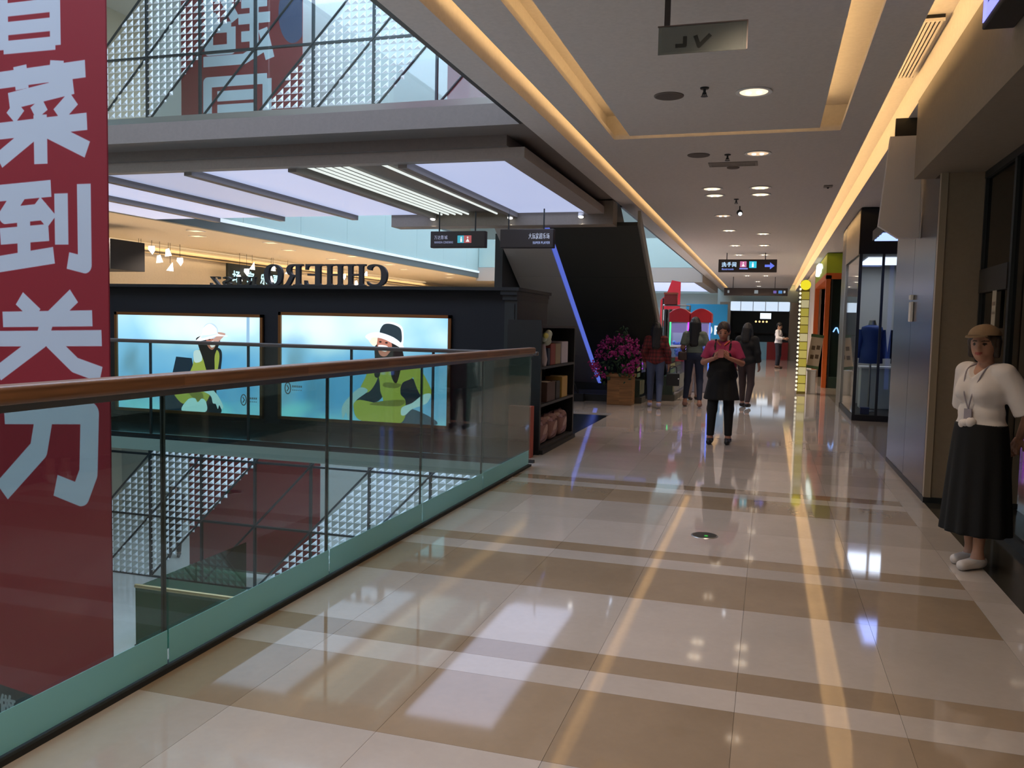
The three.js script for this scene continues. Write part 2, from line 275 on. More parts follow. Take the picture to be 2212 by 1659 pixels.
// ---- bridges across the atrium ----
struct('floor_bridge', [bx(-11.8, -2.55, -0.17, -0.02, -14.1, -8.7)], M.slabEdge, 'bridge deck under the dark kiosk', 'floor');
struct('floor_bridge_upper', [bx(-11.8, -2.55, 3.62, 3.85, -14.4, -8.7), bx(-11.8, -2.9, 3.5, 3.62, -14.2, -9.15)], std(0x857c76, 0.6, { map: plasterT }), 'upper bridge slab with stepped taupe edge', 'floor');
const fasciaM = std(0xb4aca5, 0.6, { map: plasterT }), beamM = std(0x8a8580, 0.6);
struct('trim_7', bx(-11.8, -2.72, 3.38, 3.5, -9.4, -9.25), fasciaM, 'lower taupe fascia along the near edge of the upper bridge', 'trim');
struct('trim_8', bx(-3.0, -2.72, 3.38, 3.5, -14.05, -9.4), fasciaM, 'lower taupe fascia along the corridor end of the upper bridge', 'trim');
struct('trim_9', bx(-6.6, -2.57, 3.21, 3.6, -14.45, -14.05), std(0x9a9184, 0.6, { map: plasterT }), 'taupe end beam of the upper bridge over the escalator', 'trim');
[[-4.22, 'first'], [-5.72, 'second'], [-7.26, 'third'], [-8.78, 'fourth'], [-10.2, 'fifth']].forEach(([x, w], i) => struct('trim_' + (10 + i), bx(x - 0.118, x - 0.002, 3.34, 3.5, -14.05, -9.4), beamM, w + ' dark beam from the corridor between glowing bridge panels', 'beam'));
function soffitPanel(label, x0, x1, z0, z1, louvre, y = 3.42, k = LV.soffit) {
  const t = thing('luminous_panel', label, 'ceiling light', [0, 0, 0], 0, 'glowing panels under the bridge');
  mesh('panel_tray', [bx(x0, x1, y + 0.03, y + 0.05, z0, z1)], M.white, t);
  if (louvre) {
    mesh('tray_back', bx(x0 + 0.01, x1 - 0.01, y + 0.02, y + 0.03, z0, z1), std(0x6a6660, 0.6), t);
    for (const u of [0.08, 0.17, 0.26, 0.35, 0.44, 0.82]) {
      const lx = x0 + u * (x1 - x0);
      mesh('lamp_tube', rod([lx, y - 0.01, z0 + 0.05], [lx, y - 0.01, z1 - 0.05], 0.017, 0.017, 8), glow(0xf0f8f4, 0.85, 0x889988), t);
    }
    area(t, 0xdfeaff, k * 0.5, x1 - x0 - 0.1, z1 - z0 - 0.1, [(x0 + x1) / 2, y - 0.05, (z0 + z1) / 2], [(x0 + x1) / 2, 0, (z0 + z1) / 2]).rotation.set(-Math.PI / 2, 0, 0);
  } else {
    mesh('diffuser', bx(x0 + 0.01, x1 - 0.01, y, y + 0.02, z0 + 0.01, z1 - 0.01), glow(0xc9d6ff, k, 0xaaaaaa), t);
    area(t, 0xd6e0ff, k, x1 - x0 - 0.1, z1 - z0 - 0.1, [(x0 + x1) / 2, y - 0.03, (z0 + z1) / 2], [(x0 + x1) / 2, 0, (z0 + z1) / 2]).rotation.set(-Math.PI / 2, 0, 0);
  }
  return t;
}
soffitPanel('glowing bridge panel nearest the corridor', -4.22, -3.0, -14.05, -9.4, false);
soffitPanel('bridge panel with bare white lamp tubes showing', -5.72, -4.34, -14.05, -9.4, true);
soffitPanel('glowing bridge panel left of the bare lamp tubes', -7.26, -5.84, -14.05, -9.4, false);
soffitPanel('dimmer bridge panel, third from the corridor', -8.78, -7.38, -14.05, -9.4, false, 3.42, LV.soffit * 0.75);
soffitPanel('glowing bridge panel, fourth plain one from the corridor', -10.2, -8.90, -14.05, -9.4, false);
soffitPanel('leftmost glowing bridge panel beside the red banner', -11.7, -10.32, -14.05, -9.4, false);

soffitPanel('added unseen glowing panel under the kiosk bridge, brightening the level below', -7.0, -3.0, -13.9, -9.8, false, -0.26, 1.7);  // out of view, added to brighten the level below
soffitPanel('second added unseen glowing panel under the kiosk bridge, left of the other', -11.5, -7.2, -13.9, -9.8, false, -0.26, 1.7);  // added likewise under the deck to lift the dark lower floor
soffitPanel('added glowing panel behind the lower patterned screen, brightening its back wall', -13, -5.5, -18.8, -15.2, false, -0.5, 1.5);  // extra light source added for the wall behind the lower screen
struct('ceiling_lower', bx(-17, -5.3, -0.44, -0.4, -19.2, -15.1), M.plaster, 'ceiling of the level below behind the patterned screen', 'ceiling');
// second bridge far behind the escalator
struct('floor_bridge_far', [bx(-11.8, -2.55, 3.5, 3.85, -43.5, -33.4), bx(-2.9, -2.55, 3.3, 3.5, -43.5, -33.81), bx(-11.8, -2.55, 3.3, 3.5, -33.8, -33.4), bx(-11.8, -2.55, -0.4, 0, -43.5, -25)], std(0xa29a90, 0.6), 'far bridge beyond the escalator', 'floor');
soffitPanel('glowing panel under the far bridge above the red sign', -6.0, -2.95, -43, -33.9, false, 3.36, 0.95);
{
  const t = structGroup('trim_6', 'pale green balustrades of the far end of the atrium', 'trim');
  for (const [x0, x1] of [[-11.7, -8.7], [-8.68, -5.7], [-5.68, -2.62]]) mesh('balustrade_panel', bx(x0, x1, 3.86, 5.0, -33.5, -33.42), M.mint, t);
  for (let x = -11.6; x < -2.8; x += 2.26) mesh('end_panel', bx(x, x + 2.24, 2.55, 3.3, -44.1, -44.0), M.mint, t);
}

// ---- patterned glass screens above and below the bridge ----
const fritM = std(0xeef2f4, 0.45), screenGlass = glass(0xf6faf9), mullM = std(0x2f3a3e, 0.35, { metalness: 0.6 });
function triFrits(tri) {   // rows of small raised white triangles clipped to one panel
  const out = [], [a, b, c] = tri, px = 1.235 / 8, py = 1.27 / 10;
  const cr = (p, q, x, y) => (q[0] - p[0]) * (y - p[1]) - (q[1] - p[1]) * (x - p[0]);
  const inside = (x, y) => { const s1 = cr(a, b, x, y), s2 = cr(b, c, x, y), s3 = cr(c, a, x, y), e = -0.002; return (s1 > e && s2 > e && s3 > e) || (s1 < -e && s2 < -e && s3 < -e); };
  const x0 = Math.min(a[0], b[0], c[0]), x1 = Math.max(a[0], b[0], c[0]), y0 = Math.min(a[1], b[1], c[1]), y1 = Math.max(a[1], b[1], c[1]);
  for (let i = 0; i < Math.round((x1 - x0) / px); i++) for (let j = 0; j < Math.round((y1 - y0) / py); j++) {
    const x = x0 + i * px, y = y0 + j * py;
    if (!inside(x + px * 0.5, y + py * 0.45)) continue;
    // a low white pyramid with its ridge to the upper right
    const P = [[x + 0.008, y + 0.006, 0], [x + px - 0.006, y + 0.006, 0], [x + px - 0.006, y + py - 0.006, 0], [x + px * 0.7, y + py * 0.42, 0.03]];
    for (const [u, v, w] of [[0, 1, 3], [1, 2, 3], [2, 0, 3], [0, 2, 1]]) out.push(...P[u], ...P[v], ...P[w]);
  }
  const g = new THREE.BufferGeometry(); g.setAttribute('position', new THREE.Float32BufferAttribute(out, 3)); g.computeVertexNormals(); g.setAttribute('uv', new THREE.Float32BufferAttribute(new Float32Array(out.length / 3 * 2), 2)); return g;
}
function screen(label, y0, rows, pattern, z = -14.2) {
  const t = thing('patterned_glass_screen', label, 'glass screen', [0, 0, z]);
  const X = []; for (let i = 0; i < 9; i++) X.push(-13.235 + 1.235 * i);
  const xEnd = X[X.length - 1];
  for (const x of X) if (x > -13.0) mesh('mullion', bx(x - 0.02, x + 0.02, y0, y0 + rows * 1.27, -0.03, 0.03), mullM, t);
  for (let j = 0; j <= rows; j++) mesh('transom', bx(X[0], xEnd, y0 + j * 1.27 - 0.02, y0 + j * 1.27 + 0.02, -0.03, 0.03), mullM, t);
  for (let i = 0; i + 1 < X.length; i++) for (let j = 0; j < rows; j++) {
    const ya = y0 + j * 1.27, yb = ya + 1.27, s = i - j;
    mesh('brace', rod([X[i], ya, 0.02], [X[i + 1], yb, 0.02], 0.022, 0.022, 6), mullM, t);
    const tris = [[[X[i], ya], [X[i + 1], yb], [X[i], yb], s], [[X[i], ya], [X[i + 1], ya], [X[i + 1], yb], s + 1]];
    for (const [a, b, c, k] of tris) {
      if (pattern(k, j)) {
        mesh('pane', prism([a, b, c], 0.008), screenGlass, t);
        const f = stuff(mesh('raised_triangles', triFrits([a, b, c]), fritM, t)); f.position.z = 0.012;
      } else mesh('pane', prism([a, b, c], 0.008), screenGlass, t);
    }
  }
  return t;
}
const mod4 = (k) => ((k % 4) + 4) % 4;
screen('tall glass screen of white raised triangles and dark diagonals above the bridge', 4.06, 4, (k, j) => [0, 1].includes(mod4(k + 1)));
screen('glass screen of white raised triangles and dark diagonals below the bridge', -3.84, 3, (k, j) => [1, 2].includes(mod4(k + 1)));

// upper bridge guard glass and its kerb
{
  const t = thing('upper_bridge_balustrade', 'clear glass balustrade standing on the upper bridge edge', 'balustrade');
  mesh('kerb', bx(-11.8, -2.62, 3.85, 3.92, -8.78, -8.70), M.steel, t);
  for (let x = -11.8; x < -2.8; x += 1.53) mesh('glass_panel', bx(x, Math.min(x + 1.52, -2.62), 3.92, 5.4, -8.75, -8.735), M.glassClear, t);
  mesh('handrail', bx(-11.8, -2.6, 5.4, 5.46, -8.79, -8.69, 0.02), M.rail, t);
}
// bright back walls behind the screens
struct('wall_upper_back', [bx(-13.8, -5.3, 3.85, 9.6, -16.6, -16.5)], std(0xd2dcdc, 0.6), 'pale wall behind the upper patterned screen', 'wall');
struct('wall_lower_back', [bx(-17, -5.3, -3.85, -0.4, -19.2, -19.0)], std(0xb4b8b0, 0.6), 'grey wall behind the lower patterned screen', 'wall');

// ---- near glass balustrade along the corridor ----
{
  const t = thing('glass_balustrade', 'long glass balustrade with wooden handrail beside the corridor', 'balustrade');
  const zs = [3.0, 2.57, 1.195, -0.18, -1.555, -2.93, -4.305, -5.68, -7.055, -8.55];
  for (let i = 0; i + 1 < zs.length; i++) {
    const p = mesh('glass_panel', bx(GX - 0.007, GX + 0.007, 0.02, 1.2, zs[i + 1] + 0.006, zs[i] - 0.006), M.glass, t);
    mesh('frosted_band', bx(GX + 0.0075, GX + 0.0095, 0.03, 0.175, zs[i + 1] + 0.006, zs[i] - 0.006), M.frosted, p);
    if (i) mesh('joint_post', bx(GX - 0.016, GX - 0.008, 0.0, 1.2, zs[i] - 0.012, zs[i] + 0.012), M.steelDark, t);
  }
  mesh('base_channel', bx(GX - 0.03, GX + 0.03, 0, 0.022, -8.6, ZN), M.rubber, t);
  mesh('handrail', bx(GX - 0.045, GX + 0.045, 1.2, 1.265, -8.62, ZN, 0.018), M.rail, t);
  mesh('rail_channel', bx(GX - 0.02, GX + 0.02, 1.175, 1.2, -8.6, ZN), M.steel, t);
}
{
  const t = thing('bridge_balustrade', 'glass balustrade with thin dark rail in front of the dark kiosk', 'balustrade');
  const xs = [-11.8, -10.2, -8.8, -7.42, -6.0, -4.62, -3.6, GX - 0.05];
  for (let i = 0; i + 1 < xs.length; i++) {
    mesh('glass_panel', bx(xs[i] + 0.006, xs[i + 1] - 0.006, 0.02, 1.18, -8.81, -8.796), M.glass, t);
    if (i) mesh('joint_post', bx(xs[i] - 0.012, xs[i] + 0.012, 0, 1.18, -8.815, -8.79), M.steelDark, t);
  }
  mesh('handrail', bx(-11.8, GX + 0.02, 1.17, 1.215, -8.84, -8.77, 0.015), std(0x4b443f, 0.35), t);
  mesh('base_channel', bx(-11.8, GX, -0.0, 0.03, -8.83, -8.77), M.steelDark, t);
}

// =====================================================================
// OBJECTS
// =====================================================================
// ---- hanging banners ----
const RED = '#8e1526', INK = '#c3cad8';
{
  const x0 = -5.85, x1 = -4.575, y0 = -2.6, y1 = 5.6, W = 312, H = Math.round(312 * (y1 - y0) / (x1 - x0));
  const X = (x) => (x - x0) / (x1 - x0) * W, Y = (y) => (y1 - y) / (y1 - y0) * H;
  const tex = canvas(W, H, (g) => {
    g.fillStyle = RED; g.fillRect(0, 0, W, H);
    const put = (key, yt, yb, lw, xa = -5.62, xb = -4.72) => han(g, key, X(xa), Y(yt), X(xb) - X(xa), Y(yb) - Y(yt), lw * 0.66, INK, 1);
    put('mao', 4.28, 3.44, 36, -5.66, -4.86); put('cai', 3.34, 2.6, 46); put('dao4', 2.46, 1.82, 46); put('guan', 1.64, 1.02, 44, -5.66, -4.64); put('dao1', 0.84, 0.12, 62, -5.62, -4.66);
    g.fillStyle = '#23292b'; g.beginPath(); g.moveTo(0, Y(-1.38)); g.lineTo(W * 0.5, Y(-1.46)); g.lineTo(W, Y(-1.56)); g.lineTo(W, H); g.lineTo(0, H); g.fill();
    han(g, 'zuo', X(-5.66), Y(-1.48), 36, 42, 6, '#8d9598'); han(g, 'geng', X(-5.40), Y(-1.52), 38, 44, 6, '#8d9598');
  });
  const t = thing('hanging_banner', 'tall red hanging banner with large white brush characters at the left edge', 'banner', [0, 0, -5]);
  const cl = mesh('banner_cloth', bx(x0, x1, y0, y1, -0.012, -0.002), std(0x8e1526, 0.6), t);
  const f = mesh('printed_face', quadPlane(x1 - x0, y1 - y0), std(0xffffff, 0.6, { map: tex }), cl); f.position.set((x0 + x1) / 2, (y0 + y1) / 2, 0.0);
  mesh('hem_rod', [rod([x0 - 0.04, y0, -0.006], [x1 + 0.04, y0, -0.006], 0.02), rod([x0 - 0.04, y1, -0.006], [x1 + 0.04, y1, -0.006], 0.02)], M.steel, t);
  mesh('suspension_wire', [rod([x0 + 0.1, y1, -0.006], [x0 + 0.1, 9.498, -0.006], 0.004, 0.004, 5), rod([x1 - 0.1, y1, -0.006], [x1 - 0.1, 9.498, -0.006], 0.004, 0.004, 5)], M.steel, t);
}
function backBanner(label, x0, x1, y0, y1, draw, top) {
  const W = 512, H = Math.round(512 * (y1 - y0) / (x1 - x0));
  const tex = canvas(W, H, (g) => { g.fillStyle = '#7d1322'; g.fillRect(0, 0, W, H); g.translate(W, 0); g.scale(-1, 1); draw(g, W, H, (x) => W - (x - x0) / (x1 - x0) * W, (y) => (y1 - y) / (y1 - y0) * H); });
  const t = thing('hanging_banner', label, 'banner', [0, 0, -14.9]);
  const cl = mesh('banner_cloth', bx(x0, x1, y0, y1, -0.02, -0.002), M.red, t);
  const f = mesh('printed_face', quadPlane(x1 - x0, y1 - y0), std(0xffffff, 0.6, { map: tex }), cl); f.position.set((x0 + x1) / 2, (y0 + y1) / 2, 0);
  mesh('hem_rod', [rod([x0, y1, -0.01], [x1, y1, -0.01], 0.025), rod([x0, y0, -0.01], [x1, y0, -0.01], 0.025)], M.steel, t);
  mesh('suspension_wire', [rod([x0 + 0.1, y1, -0.01], [x0 + 0.1, top, -0.01], 0.006, 0.006, 5), rod([x1 - 0.1, y1, -0.01], [x1 - 0.1, top, -0.01], 0.006, 0.006, 5)], M.steel, t);
}
backBanner('added red banner with reversed characters standing in for a reflection in the upper screen', -11.75, -8.95, 4.3, 8.6, (g, W, H, X, Y) => {  // added cloth in place of the front banner mirrored in the glass
  const put = (key, ya, yb) => han(g, key, X(-9.6), Y(ya), X(-11.25) - X(-9.6), Y(yb) - Y(ya), 38, '#c9d4dc', 1);
  put('mao', 6.3, 4.5); put('chao', 8.1, 6.55);
  g.fillStyle = '#3a4a6e'; g.beginPath(); g.ellipse(X(-9.15), Y(7.5), 60, 110, 0, 0, 7); g.fill();
}, 9.498);
backBanner('plain crimson banner behind the right end of the upper patterned screen', -5.9, -4.85, 4.6, 6.9, () => {}, 9.498);
backBanner('plain red banner added for the reflection in the patterned screen below the bridge', -11.6, -8.5, -3.75, -0.7, () => {}, -0.4);  // stands in for the red reflection in the lower glass

// ---- kiosk on the bridge ----
{
  const t = thing('kiosk', 'long dark navy kiosk wall with cornice standing on the bridge', 'kiosk', [0, 0, -9.9]);
  mesh('front_wall', bx(-11.6, -3.08, 0.1, 1.93, -1.4, 0), M.navy, t);
  mesh('plinth', bx(-11.62, -2.96, 0, 0.1, -1.42, 0.02), M.black, t);
  mesh('corner_post', [bx(-3.1, -2.94, 0, 1.86, -1.4, 0.06), bx(-3.06, -2.97, 0.15, 1.75, 0.06, 0.075)], std(0x23282a, 0.5), t);
  mesh('cornice', [bx(-3.12, -2.935, 1.80, 1.86, -1.42, 0.09), bx(-3.14, -2.93, 1.86, 1.91, -1.44, 0.12), bx(-11.62, -2.9, 1.91, 1.95, -1.45, 0.14)], std(0x1a1e22, 0.5), t);
}
const font = await new FontLoader().loadAsync('fonts/droid/droid_serif_bold.typeface.json');
const fontR = await new FontLoader().loadAsync('fonts/droid/droid_sans_bold.typeface.json');
{
  // letters seen from behind: they run from right to left
  const place = (txt, xRight, xLeft, h, mat, label, group) => {
    const t = thing('sign_letters', label, 'sign', [0, 1.95, -9.98]);
    const n = txt.length, step = (xRight - xLeft) / n;
    [...txt].forEach((ch, i) => {
      const g = flat(new TextGeometry(ch, { font, size: h / 0.72 * 0.98, depth: 0.05, curveSegments: 6, bevelEnabled: false })); g.computeBoundingBox();
      const b = g.boundingBox, w = b.max.x - b.min.x, k = Math.min(1.15, step * 0.92 / w);
      g.translate(-(b.min.x + b.max.x) / 2, -b.min.y, -0.025); g.scale(k, h / (b.max.y - b.min.y), 1); g.rotateY(Math.PI);
      const m = mesh('letter', g, mat, t); m.position.x = xRight - step * (i + 0.5);
    });
  };
  place('CHHERO', -4.72, -6.56, 0.29, std(0x3a3a3e, 0.4), 'row of large dark serif letters on top of the kiosk, seen from behind');
  place('RTSZ', -6.66, -7.42, 0.12, std(0x44443c, 0.4), 'row of small dark letters on top of the kiosk, seen from behind');
}
// poster light boxes
function poster(W, H, who) {
  return canvas(W, H, (g) => {
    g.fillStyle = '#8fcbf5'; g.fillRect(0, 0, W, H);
    const blotch = (n, c, x0, x1, y0, y1, rx, ry, al) => { for (let i = 0; i < n; i++) { const x = rr(x0, x1) * W, y = rr(y0, y1) * H, r = rr(rx, rx * 2.2) * W, q = g.createRadialGradient(0, 0, 0, 0, 0, 1); q.addColorStop(0, `rgba(${c},${al})`); q.addColorStop(1, `rgba(${c},0)`); g.save(); g.translate(x, y); g.rotate(rr(-0.4, 0.6)); g.scale(r, r * ry); g.fillStyle = q; g.fillRect(-1, -1, 2, 2); g.restore(); } };
    blotch(34, '230,252,255', 0, 1, -0.06, 0.24, 0.10, 0.7, 0.4); blotch(18, '74,158,226', 0, 1, 0.4, 0.95, 0.09, 1.1, 0.35); blotch(10, '110,150,170', 0.02, 0.3, 0.4, 0.9, 0.035, 2.6, 0.35); blotch(10, '150,236,244', 0, 1, 0.9, 1.02, 0.1, 0.4, 0.5);  // pale top blotches paint the lamp hotspot of the box into the print
    const S = (v) => v * W, T = (v) => v * H;
    const poly = (c, pts, curve = true) => { g.fillStyle = c; g.beginPath(); const n = pts.length, P = (i) => [S(pts[(i + n) % n][0]), T(pts[(i + n) % n][1])]; g.moveTo(...P(0)); for (let i = 0; i < n; i++) { const p0 = P(i - 1), p1 = P(i), p2 = P(i + 1), p3 = P(i + 2); if (curve) g.bezierCurveTo(p1[0] + (p2[0] - p0[0]) / 6, p1[1] + (p2[1] - p0[1]) / 6, p2[0] - (p3[0] - p1[0]) / 6, p2[1] - (p3[1] - p1[1]) / 6, p2[0], p2[1]); else g.lineTo(...p2); } g.closePath(); g.fill(); };
    const el = (c, x, y, rx, ry, rot = 0) => { g.fillStyle = c; g.beginPath(); g.ellipse(S(x), T(y), S(rx), T(ry), rot, 0, 7); g.fill(); };
    const YEL = '#a9ad48', YELD = '#7c7c34', SKIN = '#d8e6ea', HAIR = '#16100f';
    if (who === 1) {
      poly('#14283a', [[0.42, 0.43], [0.53, 0.44], [0.56, 0.7], [0.52, 1.0], [0.33, 1.0], [0.31, 0.8], [0.385, 0.66]], false);
      poly('#101c28', [[0.62, 0.34], [0.73, 0.34], [0.73, 0.55], [0.70, 0.78], [0.73, 1.0], [0.56, 1.0], [0.6, 0.6]]);
      poly(YEL, [[0.565, 0.36], [0.71, 0.35], [0.71, 0.55], [0.68, 0.66], [0.66, 0.8], [0.61, 0.92], [0.5, 0.93], [0.44, 0.9], [0.39, 0.76], [0.49, 0.64], [0.535, 0.52]]);
      poly(YELD, [[0.6, 0.58], [0.68, 0.6], [0.64, 0.63], [0.58, 0.64]]); poly(YELD, [[0.50, 0.78], [0.60, 0.80], [0.6, 0.9], [0.54, 0.86]]);
      poly(SKIN, [[0.545, 0.37], [0.59, 0.36], [0.60, 0.46], [0.55, 0.48]]);
      poly('#c4e6f0', [[0.56, 0.69], [0.62, 0.70], [0.70, 0.80], [0.745, 0.92], [0.735, 0.96], [0.72, 0.92], [0.71, 0.96], [0.695, 0.91], [0.675, 0.9], [0.655, 0.82], [0.56, 0.75]]);
      poly('#bfeaf2', [[0.46, 1.0], [0.50, 0.88], [0.55, 0.86], [0.57, 0.90], [0.60, 0.86], [0.63, 0.9], [0.62, 1.0]]);
      poly(HAIR, [[0.57, 0.22], [0.71, 0.17], [0.725, 0.26], [0.69, 0.4], [0.685, 0.56], [0.64, 0.58], [0.61, 0.45], [0.575, 0.3]]);
      poly('#b0705e', [[0.635, 0.2], [0.695, 0.18], [0.70, 0.28], [0.672, 0.345], [0.638, 0.30]]);
      poly('#efe9e8', [[0.655, 0.265], [0.695, 0.25], [0.69, 0.305], [0.665, 0.32]]);
      g.fillStyle = '#241412'; g.beginPath(); g.ellipse(S(0.652), T(0.235), W * 0.008, H * 0.008, 0, 0, 7); g.ellipse(S(0.685), T(0.225), W * 0.008, H * 0.008, 0, 0, 7); g.fill();
      poly('#b99488', [[0.68, 0.17], [0.76, 0.17], [0.74, 0.22], [0.69, 0.28]]);
      el('#b9d3e4', 0.66, 0.15, 0.052, 0.082, 0.1); poly('#f4fbff', [[0.56, 0.262], [0.6, 0.19], [0.612, 0.12], [0.655, 0.075], [0.70, 0.12], [0.712, 0.175], [0.78, 0.198], [0.70, 0.205], [0.65, 0.235]]); poly('#cfe3f0', [[0.60, 0.2], [0.655, 0.19], [0.71, 0.172], [0.70, 0.185], [0.65, 0.208], [0.60, 0.23]]);
      poly('#8db4d2', [[0.905, 0], [0.925, 0], [0.922, 1], [0.902, 1]], false);
    } else {
      poly('#152432', [[0.56, 0.55], [0.64, 0.62], [0.60, 0.80], [0.44, 0.84], [0.50, 0.72]]); poly('#152432', [[0.72, 0.62], [0.78, 0.56], [0.86, 0.66], [0.84, 0.78], [0.78, 0.86], [0.87, 1.0], [0.70, 1.0]]); poly('#39586c', [[0.78, 0.86], [0.92, 0.94], [0.93, 1.0], [0.74, 1.0]]);
      poly(YEL, [[0.56, 0.46], [0.83, 0.44], [0.80, 0.56], [0.74, 0.62], [0.73, 0.72], [0.76, 0.80], [0.73, 1.0], [0.5, 1.0], [0.45, 0.88], [0.48, 0.80], [0.62, 0.82], [0.61, 0.70], [0.60, 0.58]]);
      poly(YELD, [[0.62, 0.80], [0.75, 0.78], [0.72, 0.84], [0.55, 0.84]]); poly(YELD, [[0.64, 0.62], [0.73, 0.63], [0.70, 0.67], [0.63, 0.66]]);
      poly(YEL, [[0.55, 0.46], [0.60, 0.47], [0.59, 0.60], [0.54, 0.72], [0.49, 0.70], [0.52, 0.58]]);
      poly(YEL, [[0.79, 0.45], [0.85, 0.50], [0.91, 0.68], [0.90, 0.72], [0.85, 0.73], [0.81, 0.6]]);
      poly('#a8c8d2', [[0.49, 0.68], [0.535, 0.71], [0.47, 0.80], [0.445, 0.87], [0.45, 0.98], [0.43, 0.92], [0.42, 1.0], [0.405, 0.93], [0.385, 0.99], [0.38, 0.88], [0.42, 0.78]]);
      poly('#cfe8f0', [[0.86, 0.72], [0.905, 0.71], [0.88, 0.80], [0.80, 0.86], [0.76, 0.92], [0.735, 0.92], [0.74, 0.85], [0.80, 0.80]]);
      poly(HAIR, [[0.585, 0.26], [0.70, 0.22], [0.745, 0.36], [0.73, 0.48], [0.705, 0.62], [0.675, 0.56], [0.665, 0.40], [0.615, 0.42], [0.605, 0.56], [0.575, 0.56], [0.575, 0.4]]);
      poly('#b0705e', [[0.59, 0.2], [0.66, 0.215], [0.675, 0.29], [0.64, 0.37], [0.60, 0.345]]);
      poly('#f2eeee', [[0.597, 0.265], [0.65, 0.275], [0.642, 0.325], [0.605, 0.31]]);
      g.fillStyle = '#241412'; g.beginPath(); g.ellipse(S(0.607), T(0.235), W * 0.008, H * 0.008, 0, 0, 7); g.ellipse(S(0.643), T(0.242), W * 0.008, H * 0.008, 0, 0, 7); g.fill();
      poly('#f0ead0', [[0.53, 0.19], [0.585, 0.17], [0.585, 0.26], [0.56, 0.27]]);
      poly('#f4faff', [[0.608, 0.16], [0.625, 0.07], [0.67, 0.045], [0.725, 0.075], [0.742, 0.14], [0.735, 0.27], [0.68, 0.22]]);
      poly('#20303a', [[0.606, 0.155], [0.622, 0.075], [0.665, 0.062], [0.718, 0.095], [0.732, 0.155], [0.727, 0.235], [0.68, 0.185]]);
      poly('#eef6fc', [[0.517, 0.19], [0.545, 0.155], [0.60, 0.145], [0.68, 0.185], [0.735, 0.25], [0.745, 0.30], [0.69, 0.255], [0.62, 0.205], [0.56, 0.195], [0.545, 0.225]]);
    }
    // round emblem with two lines of small writing
    const ex = who === 1 ? 0.885 : 0.04, ey = who === 1 ? 0.85 : 0.72;
    g.strokeStyle = '#4a4a52'; g.lineWidth = W * 0.006; g.beginPath(); g.ellipse(S(ex), T(ey), W * 0.018, H * 0.055, 0, 0, 7); g.stroke(); g.beginPath(); g.moveTo(S(ex - 0.006), T(ey - 0.03)); g.lineTo(S(ex + 0.006), T(ey)); g.lineTo(S(ex - 0.006), T(ey + 0.03)); g.stroke();
    g.fillStyle = '#56606c'; for (let i = 0; i < 5; i++) { g.fillRect(S(ex + 0.028 + i * 0.013), T(ey - 0.03), W * 0.009, H * 0.02); g.fillRect(S(ex + 0.028 + i * 0.013), T(ey + 0.012), W * 0.008, H * 0.008); }
  });
}
function lightBox(label, x0, x1, y0, y1, who) {
  const t = thing('poster_light_box', label, 'light box', [(x0 + x1) / 2, (y0 + y1) / 2, -9.9]);
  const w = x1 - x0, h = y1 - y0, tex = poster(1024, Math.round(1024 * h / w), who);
  mesh('box_back', bx(-w / 2, w / 2, -h / 2, h / 2, 0.002, 0.02), M.black, t);
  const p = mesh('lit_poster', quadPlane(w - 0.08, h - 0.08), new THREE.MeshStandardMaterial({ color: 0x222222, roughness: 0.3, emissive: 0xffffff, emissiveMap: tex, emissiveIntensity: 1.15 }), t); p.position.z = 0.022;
  mesh('frame', [bx(-w / 2, w / 2, h / 2 - 0.04, h / 2, 0.002, 0.05), bx(-w / 2, w / 2, -h / 2, -h / 2 + 0.04, 0.002, 0.05), bx(-w / 2, -w / 2 + 0.04, -h / 2, h / 2, 0.002, 0.05), bx(w / 2 - 0.04, w / 2, -h / 2, h / 2, 0.002, 0.05)], M.bronze, t);
  area(t, 0xbfe8ff, 0.35, w - 0.1, h - 0.1, [0, 0, 0.06], [0, 0, 2]);
}
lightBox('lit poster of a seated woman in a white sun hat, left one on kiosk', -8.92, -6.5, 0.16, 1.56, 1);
lightBox('lit poster of a seated woman in a black banded hat, right one on kiosk', -6.26, -3.8, 0.17, 1.60, 2);

